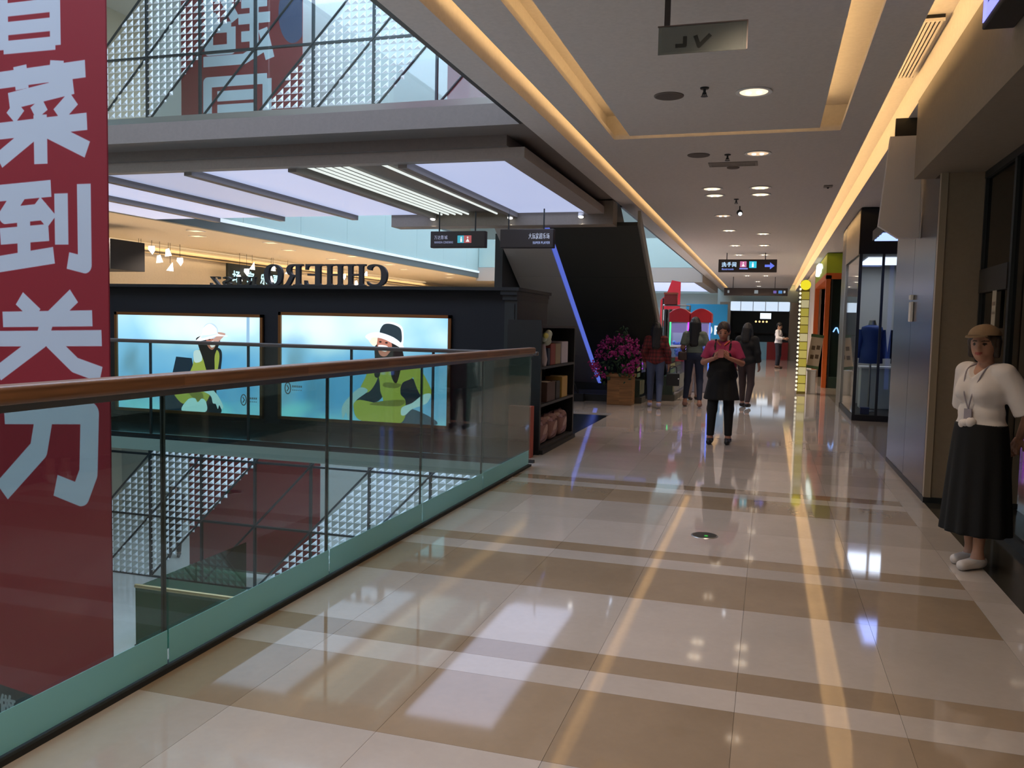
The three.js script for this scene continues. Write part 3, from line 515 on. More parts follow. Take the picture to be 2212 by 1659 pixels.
// ---- open shelf at the kiosk end ----
{
  const t = thing('display_shelf', 'tall black open shelf unit at the kiosk end facing the corridor', 'shelf', [0, 0, 0]);
  mesh('back_panel', bx(-2.92, -2.89, 0, 1.5, -11.1, -9.4), M.black, t);
  mesh('side_panel', bx(-2.9, -2.5, 0, 1.56, -9.42, -9.36), M.black, t); mesh('side_panel', bx(-2.9, -2.5, 0, 1.5, -11.14, -11.08), M.black, t);
  for (const y of [0.08, 0.58, 1.02]) mesh('shelf_board', bx(-2.9, -2.5, y - 0.03, y, -11.08, -9.42), std(0x24262a, 0.5), t);
  mesh('top_board', bx(-2.9, -2.5, 1.47, 1.5, -11.08, -9.42), M.black, t);
  mesh('plinth', bx(-2.9, -2.46, 0, 0.05, -11.1, -9.4), M.black, t);
}
{
  const item = (name, label, cat, y, zc, w, h, color) => { const t = thing(name, label, cat, [-2.63, y, zc]); const cv = mesh('cover', [bx(-0.11, 0.10, 0, h, -w / 2, -w / 2 + w * 0.12), bx(-0.11, 0.10, 0, h, w / 2 - w * 0.12, w / 2), bx(0.095, 0.115, 0, h, -w / 2, w / 2, 0.01)], std(color, 0.6), t); mesh('pages', bx(-0.105, 0.095, 0.006, h - 0.008, -w / 2 + w * 0.12, w / 2 - w * 0.12), std(0xcfc6b4, 0.8), cv); };
  item('book', 'dark blue book standing on the upper shelf', 'book', 1.02, -9.80, 0.12, 0.21, 0x1c2740);
  item('book', 'red book standing on the upper shelf', 'book', 1.02, -10.0, 0.24, 0.26, 0x7c3430);
  item('book', 'beige book beside the white one on the upper shelf', 'book', 1.02, -10.26, 0.26, 0.26, 0x8a8068);
  item('book', 'white book standing on the upper shelf', 'book', 1.02, -10.62, 0.34, 0.28, 0xb6b2be);
  item('book', 'wide brown book standing on the middle shelf', 'book', 0.58, -9.95, 0.40, 0.24, 0x4a3630);
  item('book', 'dark grey book in the middle of the middle shelf', 'book', 0.58, -10.3, 0.2, 0.23, 0x2e2f2c);
  item('book', 'yellow book standing on the middle shelf', 'book', 0.58, -10.66, 0.3, 0.27, 0xa88848);
  // flower in a vase
  const v = thing('flower_vase', 'white flower in a pale vase on the top of the upper shelf', 'vase', [-2.6, 1.02, -9.68]);
  v.position.set(-2.54, 1.02, -9.62);
  mesh('vase', lathe([[0.0, 0], [0.035, 0], [0.05, 0.08], [0.03, 0.2], [0.022, 0.26], [0.018, 0.26], [0.026, 0.2], [0.0, 0.02]]), std(0xaaa0a6, 0.3), v);
  const fl = mesh('blossom', [ball(0, 0.33, 0, 0.045), ball(0.02, 0.35, -0.07, 0.06), ball(-0.02, 0.34, -0.13, 0.06), ball(0.01, 0.30, -0.10, 0.06), ball(0.03, 0.38, -0.1, 0.05)], std(0xb9c0ae, 0.7), v);
  mesh('flower_heart', ball(0.03, 0.36, 0.02, 0.035), std(0xd8d27a, 0.6), v);
  // patterned cushions on the bottom shelf
  const cushT = canvas(128, 128, (g) => { g.fillStyle = '#7c5a56'; g.fillRect(0, 0, 128, 128); for (let i = 0; i < 60; i++) { g.fillStyle = ['#a98f88', '#4c2c2c', '#8d6f78', '#5c3c40'][i % 4]; g.beginPath(); g.ellipse(rr(0, 128), rr(0, 128), rr(4, 12), rr(3, 8), rr(0, 3), 0, 7); g.fill(); } });
  const cm = std(0xffffff, 0.8, { map: cushT });
  [[-9.72, 'first from the left'], [-10.2, 'in the middle'], [-10.72, 'nearest the far end']].forEach(([z, w], i) => {
    const c = thing('cushion', 'flower patterned cushion ' + w + ' on the bottom shelf', 'cushion', [-2.62, 0.08, z], 0, 'patterned cushions on the bottom shelf');
    const g = new THREE.SphereGeometry(1, 20, 14), p = g.attributes.position;
    for (let k = 0; k < p.count; k++) { const sg = (v) => Math.sign(v) * Math.pow(Math.abs(v), 0.55); p.setXYZ(k, sg(p.getX(k)) * 0.10, sg(p.getY(k)) * 0.16 + 0.16, sg(p.getZ(k)) * 0.23); }
    g.computeVertexNormals(); const cc = mesh('cushion_cover', flat(g), cm, c); mesh('piping', tube([[0, 0.01, -0.2], [0, 0.16, -0.23], [0, 0.31, -0.2], [0, 0.32, 0], [0, 0.31, 0.2], [0, 0.16, 0.23], [0, 0.01, 0.2]], 0.008, 30, 5), std(0x5c3c40, 0.8), cc);
  });
  const bag = thing('gift_bag', 'tall red paper bag standing at the shelf foot', 'bag', [-2.66, 0, -9.22]);
  mesh('bag_body', prism([[-0.13, 0], [0.13, 0], [0.13, 0.58], [-0.13, 0.58]], 0.12, 0.004), std(0x9a4a3c, 0.7), bag);
  mesh('bag_handle', tube([[-0.05, 0.58, 0.06], [-0.04, 0.66, 0.06], [0.04, 0.66, 0.06], [0.05, 0.58, 0.06]], 0.005, 14, 5), M.black, bag);
}

// ---- escalator seen from below ----
{
  const t = thing('escalator', 'escalator seen from below, grey and black underside with blue light line', 'escalator');
  const line = (z) => 0.574 * (z + 20.1), za = -20.0, zb = -14.46;
  const slab = (x0, x1, d0, d1, mat, name, a = za, b = zb) => {
    const s = new THREE.Shape(); s.moveTo(a, line(a) + d0); s.lineTo(b, line(b) + d0); s.lineTo(b, line(b) + d1); s.lineTo(a, line(a) + d1); s.closePath();
    const g = flat(new THREE.ExtrudeGeometry(s, { depth: x1 - x0, bevelEnabled: false })); g.rotateY(-Math.PI / 2); // x->z, z->-x
    g.translate(x1, 0, 0); return mesh(name, worldUV(g), mat, t);
  };
  const grey = std(0xb4b6b1, 0.4);
  const seg = 4; for (let i = 0; i < seg; i++) { const a = za + (zb - za) * i / seg, b = za + (zb - za) * (i + 1) / seg - 0.012; slab(-4.77, -3.87, 0, 0.06, grey, 'grey_soffit_panel', a, b); slab(-3.77, -2.2, 0, 0.06, std(0x30342f, 0.5), 'black_soffit_panel', a, b); }
  slab(-4.77, -2.62, 0.06, 0.75, M.steelDark, 'truss');
  const led = slab(-3.855, -3.785, -0.012, 0.06, glow(0x6f86ff, 0.55, 0x222244), 'light_line');
  slab(-2.22, -2.17, 0.0, 0.24, std(0x8b8a82, 0.4), 'side_skirt');
  slab(-4.79, -4.75, 0.0, 0.78, grey, 'side_skirt');
  slab(-4.78, -4.76, 0.8, 1.7, M.glassClear, 'glass_side'); slab(-4.82, -4.72, 1.7, 1.78, M.rubber, 'handrail');
  const a = new THREE.RectAreaLight(0x6f86ff, 0.5, 6.2, 0.06); a.position.set(-3.82, line(-17.2) - 0.05, -17.2); t.add(a); a.lookAt(-3.82, line(-17.2) - 2, -16.05);
}
struct('wall_under_escalator', [bx(-4.9, -3.0, 0, 0.14, -16.8, -16.7)], std(0x1d1e1c, 0.5), 'low black kerb in front of the space under the escalator', 'wall');
struct('wall_escalator_core', [bx(-5.0, -4.85, 0, 3.2, -20, -15.2), bx(-4.85, -2.25, 0, 1.2, -19.9, -19.8)], std(0x3a3c38, 0.5), 'dark wall closing the space under the escalator', 'wall');
{
  const t = thing('prop_stand', 'slanted black stand leaning under the escalator beside the shelf', 'stand', [0, 0, 0]);
  mesh('pole', rod([-3.62, 0.16, -16.55], [-3.86, 0.62, -16.55], 0.02), M.black, t); mesh('foot', bx(-3.75, -3.5, 0, 0.16, -16.62, -16.48, 0.01), M.black, t);
}
// ---- planter with magenta flowers ----
{
  const t = thing('flower_planter', 'magenta flowers spilling from a wooden planter under the escalator', 'plant', [-2.72, 0, -16.3]);
  const pb = mesh('planter_box', [bx(-0.24, 0.24, 0.0, 0.56, -0.2, 0.2, 0.01)], M.wood, t);
  mesh('planter_rim', [bx(-0.26, 0.26, 0.54, 0.60, 0.18, 0.22), bx(-0.26, 0.26, 0.54, 0.60, -0.22, -0.18), bx(-0.26, -0.22, 0.54, 0.60, -0.18, 0.18), bx(0.22, 0.26, 0.54, 0.60, -0.18, 0.18)], M.wood, pb);
  const stems = []; const petals = [], leaves = [];
  const petal = (x, y, z, s, arr) => { const g = new THREE.SphereGeometry(s, 5, 4); g.scale(1, 0.35, 0.8); g.rotateX(rr(0, 3)); g.rotateZ(rr(0, 3)); g.translate(x, y, z); arr.push(flat(g)); };
  const ends = [[-0.42, 0.95, 0.1], [-0.36, 1.15, 0.05], [-0.2, 1.22, 0], [0.02, 1.26, 0], [0.2, 1.2, 0.08], [0.3, 1.08, 0.1], [0.36, 0.95, 0.12], [-0.5, 0.75, 0.2], [0.1, 1.05, 0.22], [-0.1, 1.0, 0.2], [0.28, 0.8, 0.26], [0.16, 0.68, 0.27], [-0.4, 0.6, 0.24]];
  for (const e of ends) {
    stems.push(tube([[rr(-0.1, 0.1), 0.5, 0], [e[0] * 0.4, 0.85, e[2] * 0.4], [e[0] * 0.85, e[1] + 0.03, e[2] * 0.8], e], 0.008, 10, 4));
    for (let i = 0; i < 42; i++) { const k = Math.sqrt(rnd()) * 0.14, a = rr(0, 6.28), b = rr(-1, 1); petal(e[0] + k * Math.cos(a), e[1] + k * b * 0.9, e[2] + k * Math.sin(a), rr(0.018, 0.034), petals); }
    for (let i = 0; i < 7; i++) petal(e[0] * 0.6 + rr(-0.12, 0.12), e[1] * 0.8 + rr(-0.1, 0.14), e[2] + rr(-0.12, 0.1), rr(0.03, 0.05), leaves);
  }
  for (let i = 0; i < 26; i++) petal(rr(-0.12, 0.14), rr(1.15, 1.5), rr(-0.1, 0.05), rr(0.03, 0.05), leaves);
  mesh('stems', stems, M.leaf, t); stuff(mesh('petals', petals, std(0x9a1c6c, 0.6), t)); stuff(mesh('leaves', leaves, M.leaf, t));
}
// ---- glass showcases ----
function showcase(label, x0, x1, z0, z1, h) {
  const t = thing('glass_showcase', label, 'showcase', [0, 0, 0], 0, 'glass showcases by the escalator');
  mesh('plinth', bx(x0, x1, 0, 0.12, z0, z1), std(0x4a4a44, 0.5), t);
  mesh('cabinet', bx(x0 + 0.01, x1 - 0.05, 0.12, h * 0.45, z0 + 0.01, z1 - 0.01), std(0x2f4038, 0.5), t);
  mesh('sheet_panel', bx(x1 - 0.05, x1 - 0.02, 0.18, h * 0.44, z0 + 0.06, z1 - 0.06), std(0xb9b79c, 0.6), t);
  mesh('glass_front', bx(x1 - 0.02, x1 - 0.012, 0.12, h - 0.03, z0, z1), M.glassClear, t);
  mesh('glass_end', bx(x0, x1 - 0.02, h * 0.45, h - 0.03, z1 - 0.008, z1), M.glassClear, t);
  for (let i = 0; i < 3; i++) mesh('price_card', bx(x1 - 0.12, x1 - 0.11, h * 0.5 + i * 0.12, h * 0.5 + i * 0.12 + 0.08, z0 + 0.08, z1 - 0.08), std([0x8fa58a, 0xc0b98a, 0x557a66][i], 0.6), t);
  mesh('top', bx(x0 - 0.01, x1 + 0.01, h - 0.03, h, z0 - 0.01, z1 + 0.01), std(0x8a806c, 0.3), t);
}
showcase('low glass showcase beside the flower planter under the escalator', -2.75, -2.36, -17.15, -16.62, 1.02);
showcase('glass showcase behind the woman in the red checked shirt', -2.1, -1.82, -18.7, -17.6, 1.12);
showcase('glass showcase between the escalator and the red arcade machines', -2.1, -1.82, -19.85, -18.75, 1.12);

// ---- ceiling fixtures ----
const lampDisc = glow(0xffe3bd, 1.35, 0x998877), lampDim = glow(0xffd9b0, 0.75, 0x998877), bulbM = glow(0xfff4e2, 3.0, 0x999999);
const ringGeo = lathe([[0.125, 0.0], [0.155, 0.0], [0.16, -0.006], [0.155, -0.012], [0.128, -0.010], [0.118, 0.0]], 28), discGeo = (() => { const g = new THREE.CylinderGeometry(0.126, 0.118, 0.008, 28); g.translate(0, -0.004, 0); return flat(g); })();
const bulbGeo = ball(0, 0, 0, 0.026, 1, 0.5, 1, 10);
function downlight(x, z, label, cd, dim = false) {
  const t = thing('downlight', label, 'downlight', [x, CH, z], 0, 'round downlights in the corridor ceiling');
  mesh('trim_ring', ringGeo, M.white, t); const lf = mesh('lamp_face', discGeo, dim ? lampDim : lampDisc, t);
  for (const s of [-1, 1]) { const b = mesh('bulb', bulbGeo, bulbM, lf); b.position.set(s * 0.045, -0.012, 0); }
  if (cd) spotDown(t, WARMW, cd, [0, -0.05, 0], 1.05, 0.8, 5);
}
downlight(-0.22, -7.88, 'largest lit round downlight, inside the ceiling panel', LV.spot);
downlight(-0.22, -10.58, 'lit round downlight just beyond the ceiling panel slot', LV.spot * 0.8, true);
const FARL = 'small lit round downlight far along the corridor ceiling';
const ORD = ['first', 'second', 'third', 'fourth', 'fifth', 'sixth', 'seventh', 'eighth', 'ninth', 'tenth', 'eleventh', 'twelfth', 'thirteenth', 'fourteenth', 'fifteenth', 'sixteenth'];
for (const [x, z, l] of [[-0.91, -13.1, 'left downlight of the front pair of four close ones'], [-0.91, -13.75, 'left downlight of the rear pair of four close ones'], [-0.22, -13.1, 'right downlight of the front pair of four close ones'], [-0.22, -13.75, 'right downlight of the rear pair of four close ones']]) downlight(x, z, l, LV.spot * 0.5);
downlight(-0.91, -16.2, 'single downlight on the left after the four close ones', LV.spot, true);
for (const [x, z, i] of [[-0.91, -18.6], [-0.22, -19.3], [-0.91, -21.9], [-0.22, -21.9], [-0.91, -24.6], [-0.22, -24.6], [-0.91, -27.3], [-0.22, -27.3], [-0.91, -30], [-0.22, -30], [-0.91, -34], [-0.22, -34], [-0.57, -38], [-0.57, -42]].map((p, i) => [...p, i])) downlight(x, z, `${FARL}, ${ORD[i]} after the single left one`, LV.spot * (z < -21 ? 2.2 : 1.4));
// those over and behind the viewer
for (const [x, z, i] of [[-0.22, -5.2, 0], [-0.91, -2.4, 1], [-0.22, -2.4, 2], [-0.91, 0.4, 3], [-0.22, 0.4, 4]]) downlight(x, z, `round downlight above the viewer, outside the picture, ${ORD[i]} from the far end`, LV.near);
const speakerGeo = lathe([[0, 0], [0.115, 0.0], [0.125, -0.004], [0.12, -0.012], [0.09, -0.010], [0, -0.012]], 28);
for (const [x, z, l] of [[-0.96, -7.86, 'nearer grey round ceiling speaker inside the ceiling panel'], [-0.91, -10.57, 'farther grey round ceiling speaker beyond the panel slot'], [-0.54, -11.45, 'small dark round detector on the ceiling']]) {
  const t = thing('ceiling_speaker', l, 'speaker', [x, CH, z]); if (z < -11) t.scale.set(0.6, 1, 0.6);
  mesh('grille', speakerGeo, std(0x5c534c, 0.7), t); mesh('rim', lathe([[0.12, 0], [0.135, 0], [0.132, -0.008], [0.12, -0.012]], 28), std(0x6e655d, 0.6), t);
}
for (const [x, z, l] of [[-0.63, -7.67, 'nearer dark sprinkler head hanging from the ceiling'], [-0.57, -10.6, 'farther dark sprinkler head hanging from the ceiling'], [-0.6, -14.2, 'dark sprinkler head just beyond the four close downlights']]) {
  const t = thing('sprinkler', l, 'sprinkler', [x, CH, z]);
  mesh('escutcheon', lathe([[0, 0], [0.04, 0], [0.035, -0.012], [0, -0.014]], 16), M.steelDark, t); mesh('stem', rod([0, 0, 0], [0, -0.06, 0], 0.012), M.steelDark, t);
  mesh('deflector', lathe([[0, -0.07], [0.03, -0.072], [0.032, -0.076], [0, -0.078]], 12), M.steelDark, t); mesh('frame_arm', [rod([0.012, -0.04, 0], [0.02, -0.072, 0], 0.004), rod([-0.012, -0.04, 0], [-0.02, -0.072, 0], 0.004)], M.steelDark, t);
}
{
  const t = thing('spot_lamp', 'small bright white spot lamp on a ceiling arm beyond the four downlights', 'spotlight', [-0.57, CH, -15.0]);
  mesh('arm', rod([0, 0, 0], [0, -0.08, 0], 0.01), M.steelDark, t); mesh('lamp_body', [ball(0, -0.11, 0, 0.05)], M.steelDark, t); mesh('lamp_lens', ball(0.01, -0.135, 0.03, 0.032), glow(0xf2f6ff, 3), t);
  spotDown(t, 0xeaf2ff, 3, [0, -0.2, 0.05], 0.8, 0.6, 2);
  const d = thing('exit_sensor', 'small grey sensor box on the ceiling near the right cove', 'sensor', [0.72, CH, -13.1]);
  mesh('sensor_body', bx(-0.06, 0.06, -0.025, 0, -0.06, 0.06, 0.008), M.plasterDark, d); mesh('sensor_lens', ball(0, -0.026, 0, 0.018), M.black, d);
  const a = thing('air_diffuser', 'pale square slotted air diffuser in the corridor ceiling', 'vent', [-0.53, CH, -11.2]);
  mesh('frame', [bx(-0.3, 0.3, -0.012, 0, 0.1, 0.13), bx(-0.3, 0.3, -0.012, 0, -0.13, -0.1), bx(-0.3, -0.27, -0.012, 0, -0.1, 0.1), bx(0.27, 0.3, -0.012, 0, -0.1, 0.1)], M.plasterDark, a);
  for (let i = 0; i < 5; i++) mesh('slat', bx(-0.27, 0.27, -0.010, -0.002, -0.085 + i * 0.038, -0.06 + i * 0.038), M.plasterDark, a);
}
// clear hanging direction plate close to the viewer
{
  const t = thing('hanging_plate', 'clear plastic direction plate hanging from the ceiling on a dark post', 'sign', [-0.48, 3.31, -5.5]);
  const pt = canvas(512, 160, (g) => { g.clearRect(0, 0, 512, 160); g.strokeStyle = '#5e605a'; g.lineWidth = 26; g.lineJoin = 'round'; g.beginPath(); g.moveTo(90, 120); g.lineTo(150, 120); g.lineTo(150, 60); g.stroke(); g.beginPath(); g.moveTo(215, 60); g.lineTo(240, 130); g.lineTo(310, 60); g.stroke(); });
  mesh('clear_plate', bx(-0.27, 0.27, -0.085, 0.085, -0.004, 0.004), phys({ color: 0xb4b8b2, roughness: 0.15, transmission: 0.85, thickness: 0 }), t);
  const mk = mesh('printed_mark', quadPlane(0.5, 0.15), std(0x777a74, 0.6, { map: pt, alphaTest: 0.5, transparent: true, opacity: 1 }), t); mk.position.z = 0.006; mk.material.alphaMap = null;
  mesh('plate_frame', [bx(-0.275, 0.275, 0.085, 0.092, -0.006, 0.006), bx(0.27, 0.277, -0.085, 0.09, -0.006, 0.006)], std(0x6a5a54, 0.5), t);
  mesh('post', bx(-0.235, -0.20, 0.09, 0.29, -0.012, 0.012), std(0x3c3430, 0.5), t);
}
// air grille in the right cove
{
  const t = thing('linear_grille', 'slotted air grille set in the warm cove above the right bulkhead', 'vent', [1.075, 3.9, -7.9]);
  mesh('frame', [bx(-0.09, 0.09, -0.03, 0, -0.75, 0.75)], M.black, t);
  for (let i = 0; i < 6; i++) mesh('slat', bx(-0.085 + i * 0.03, -0.070 + i * 0.03, -0.05, -0.03, -0.74, 0.74), M.plaster, t);
  mesh('end_cap', [bx(-0.09, 0.09, -0.052, -0.03, 0.74, 0.76), bx(-0.09, 0.09, -0.052, -0.03, -0.76, -0.74)], M.plaster, t);
}
// bridge spot lamps
for (const [x, z, l] of [[-5.77, -14.0, 'left small white spot lamp on the bridge end beam'], [-4.34, -14.0, 'middle small white spot lamp on the bridge end beam'], [-3.1, -14.0, 'right small white spot lamp on the bridge end beam']]) {
  const t = thing('beam_spot_lamp', l, 'spotlight', [x, 3.38, z]);
  mesh('lamp_can', rod([0, 0.02, 0], [0, -0.05, 0.02], 0.05, 0.05, 12), M.white, t); mesh('lamp_lens', rod([0, -0.052, 0.02], [0, -0.058, 0.022], 0.044, 0.044, 12), glow(0xffffff, 3.0), t);
  spotDown(t, 0xfff2e0, 2.5, [0, -0.1, 0.05], 0.9, 0.6, 2);
}

// ---- hanging direction signs ----
const DK = '#38302e';
function hangSign(label, x0, x1, y0, y1, z, draw, k = 0.9, rods = true, depth = 0.12) {
  const w = x1 - x0, h = y1 - y0, t = thing('direction_sign', label, 'sign', [(x0 + x1) / 2, (y0 + y1) / 2, z]);
  const sb = mesh('sign_box', bx(-w / 2, w / 2, -h / 2, h / 2, -depth, 0, 0.012), std(0x3a322f, 0.4), t);
  const W = 768, H = Math.round(768 * h / w), tex = canvas(W, H, (g) => { g.fillStyle = '#000'; g.fillRect(0, 0, W, H); draw(g, W, H); });
  const f = mesh('lit_lettering', quadPlane(w - 0.03, h - 0.03), new THREE.MeshStandardMaterial({ color: 0x3a322f, roughness: 0.35, emissive: 0xffffff, emissiveMap: tex, emissiveIntensity: k }), sb); f.position.z = 0.003;
  if (rods) for (const s of [-0.36, 0.3]) mesh('hanger_rod', rod([s * w, h / 2, -depth / 2], [s * w, (x1 < -4.5 ? 3.39 : x1 < -3 ? 3.415 : CH) - (y0 + y1) / 2, -depth / 2], 0.012), M.steelDark, t);
  return t;
}
const figure = (g, x, y, s, c, skirt) => { g.fillStyle = c; g.fillRect(x, y, s, s); g.fillStyle = '#fff'; g.beginPath(); g.arc(x + s / 2, y + s * 0.25, s * 0.1, 0, 7); g.fill(); g.beginPath(); if (skirt) { g.moveTo(x + s / 2, y + s * 0.36); g.lineTo(x + s * 0.75, y + s * 0.85); g.lineTo(x + s * 0.25, y + s * 0.85); } else g.rect(x + s * 0.38, y + s * 0.38, s * 0.24, s * 0.5); g.fill(); };
hangSign('brown direction sign with cyan and red pictograms hanging left of the escalator', -5.61, -4.62, 2.78, 3.06, -13.5, (g, W, H) => {
  ['wan', 'da2', 'ying', 'cheng'].forEach((k, i) => han(g, k, W * 0.06 + i * W * 0.065, H * 0.22, W * 0.055, H * 0.28, 5, '#9fa6c4'));
  g.fillStyle = '#8f98c0'; g.font = 'bold ' + Math.round(H * 0.2) + 'px sans-serif'; g.fillText('WANDA CINEMAS', W * 0.06, H * 0.76, W * 0.36);
  figure(g, W * 0.5, H * 0.24, H * 0.5, '#3fb4cc', false); figure(g, W * 0.62, H * 0.24, H * 0.5, '#b85a5c', true);
}, 0.8);
{
  const t = hangSign('brown direction sign with white characters at its right end above the escalator', -4.36, -3.44, 2.77, 3.08, -13.5, (g, W, H) => {
    ['da4', 'wan2', 'jia', 'chao', 'le', 'chang'].forEach((k, i) => han(g, k, W * 0.54 + i * W * 0.068, H * 0.18, W * 0.06, H * 0.36, 5, '#c6d2ee'));
    g.fillStyle = '#9fb0e4'; g.font = 'bold ' + Math.round(H * 0.2) + 'px sans-serif'; g.fillText('SUPER PLAYER', W * 0.62, H * 0.82, W * 0.33);
  }, 0.85);
}
hangSign('lit restroom sign with pictograms and right arrow over the corridor', -1.42, 0.12, 3.07, 3.42, -24, (g, W, H) => {
  ['xi', 'shou', 'jian'].forEach((k, i) => han(g, k, W * 0.05 + i * W * 0.09, H * 0.18, W * 0.08, H * 0.42, 9, '#bfe0ff'));
  g.fillStyle = '#7f9cff'; g.font = 'bold ' + Math.round(H * 0.2) + 'px sans-serif'; g.fillText('Restroom', W * 0.05, H * 0.86, W * 0.27);
  figure(g, W * 0.37, H * 0.12, H * 0.5, '#c06a96', true); figure(g, W * 0.53, H * 0.12, H * 0.56, '#2fbfd8', false); g.fillStyle = '#7f86d8'; g.fillRect(W * 0.36, H * 0.68, W * 0.15, H * 0.12);
  g.fillStyle = '#6478e6'; g.beginPath(); g.moveTo(W * 0.8, H * 0.4); g.lineTo(W * 0.89, H * 0.4); g.lineTo(W * 0.89, H * 0.2); g.lineTo(W * 0.97, H * 0.5); g.lineTo(W * 0.89, H * 0.8); g.lineTo(W * 0.89, H * 0.6); g.lineTo(W * 0.8, H * 0.6); g.fill();
}, 1.0);
hangSign('long brown direction sign farthest down the corridor', -1.8, 0.62, 2.86, 3.16, -34.8, (g, W, H) => {
  g.fillStyle = '#8f9aa0'; g.fillRect(W * 0.05, H * 0.3, W * 0.03, H * 0.4); g.fillRect(W * 0.48, H * 0.25, W * 0.06, H * 0.5); g.fillStyle = '#7a68c0'; g.fillRect(W * 0.78, H * 0.3, W * 0.05, H * 0.4); g.fillStyle = '#4f94d8'; g.fillRect(W * 0.86, H * 0.28, W * 0.06, H * 0.44); g.fillStyle = '#c0c4c8'; g.fillRect(W * 0.94, H * 0.3, W * 0.03, H * 0.35);
}, 0.7);

// ---- blade sign and corner sign on the right ----
{
  const t = thing('blade_sign', 'white slanted blade sign hanging from the soffit beyond the pillar bulkhead', 'sign', [0, 0, -9.2]);
  mesh('sign_panel', prism([[1.06, 3.42], [1.34, 3.42], [1.36, 2.44], [1.17, 2.44], [0.99, 2.56]], 0.08, 0.004), std(0xc9c5c6, 0.4), t);
  mesh('bracket', bx(1.1, 1.3, 3.42, 3.6, 0.02, 0.06), M.black, t);
  const s = thing('corner_light_sign', 'violet blue lit sign fixed to the bulkhead at the upper right corner', 'sign', [1.2, 3.36, -4.9]);
  mesh('sign_box', bx(-0.16, -0.002, -0.2, 0.2, -0.36, 0.36, 0.01), M.black, s);
  mesh('light_bar', [bx(-0.165, -0.16, -0.17, 0.17, -0.33, -0.25), bx(-0.165, -0.16, -0.17, -0.10, -0.33, 0.33), bx(-0.14, -0.03, -0.16, 0.18, -0.366, -0.36)], glow(0x8a8cff, 1.6), s);
  area(s, 0x8a8cff, 1.5, 0.5, 0.3, [-0.2, 0, 0], [-2, 0, 0]);
}
{
  const t = thing('wall_phone', 'small white wall device on the metal pillar side', 'device', [1.362, 1.72, -9.35]);
  mesh('device_body', bx(-0.02, 0.012, -0.10, 0.10, -0.05, 0.05, 0.008), M.white, t); mesh('device_top', bx(-0.025, 0.012, 0.12, 0.17, -0.04, 0.04, 0.008), M.white, t);
  const n = thing('door_notice', 'pale paper notice stuck on the dark glass above the staff woman', 'notice', [1.715, 1.72, -7.62]);
  mesh('paper', bx(-0.004, 0, -0.16, 0.16, -0.06, 0.06), std(0xa59a86, 0.7), n); mesh('printed_line', [bx(-0.006, -0.004, 0.02, 0.05, -0.04, 0.04), bx(-0.006, -0.004, -0.05, -0.03, -0.04, 0.04)], M.brown, n);
}
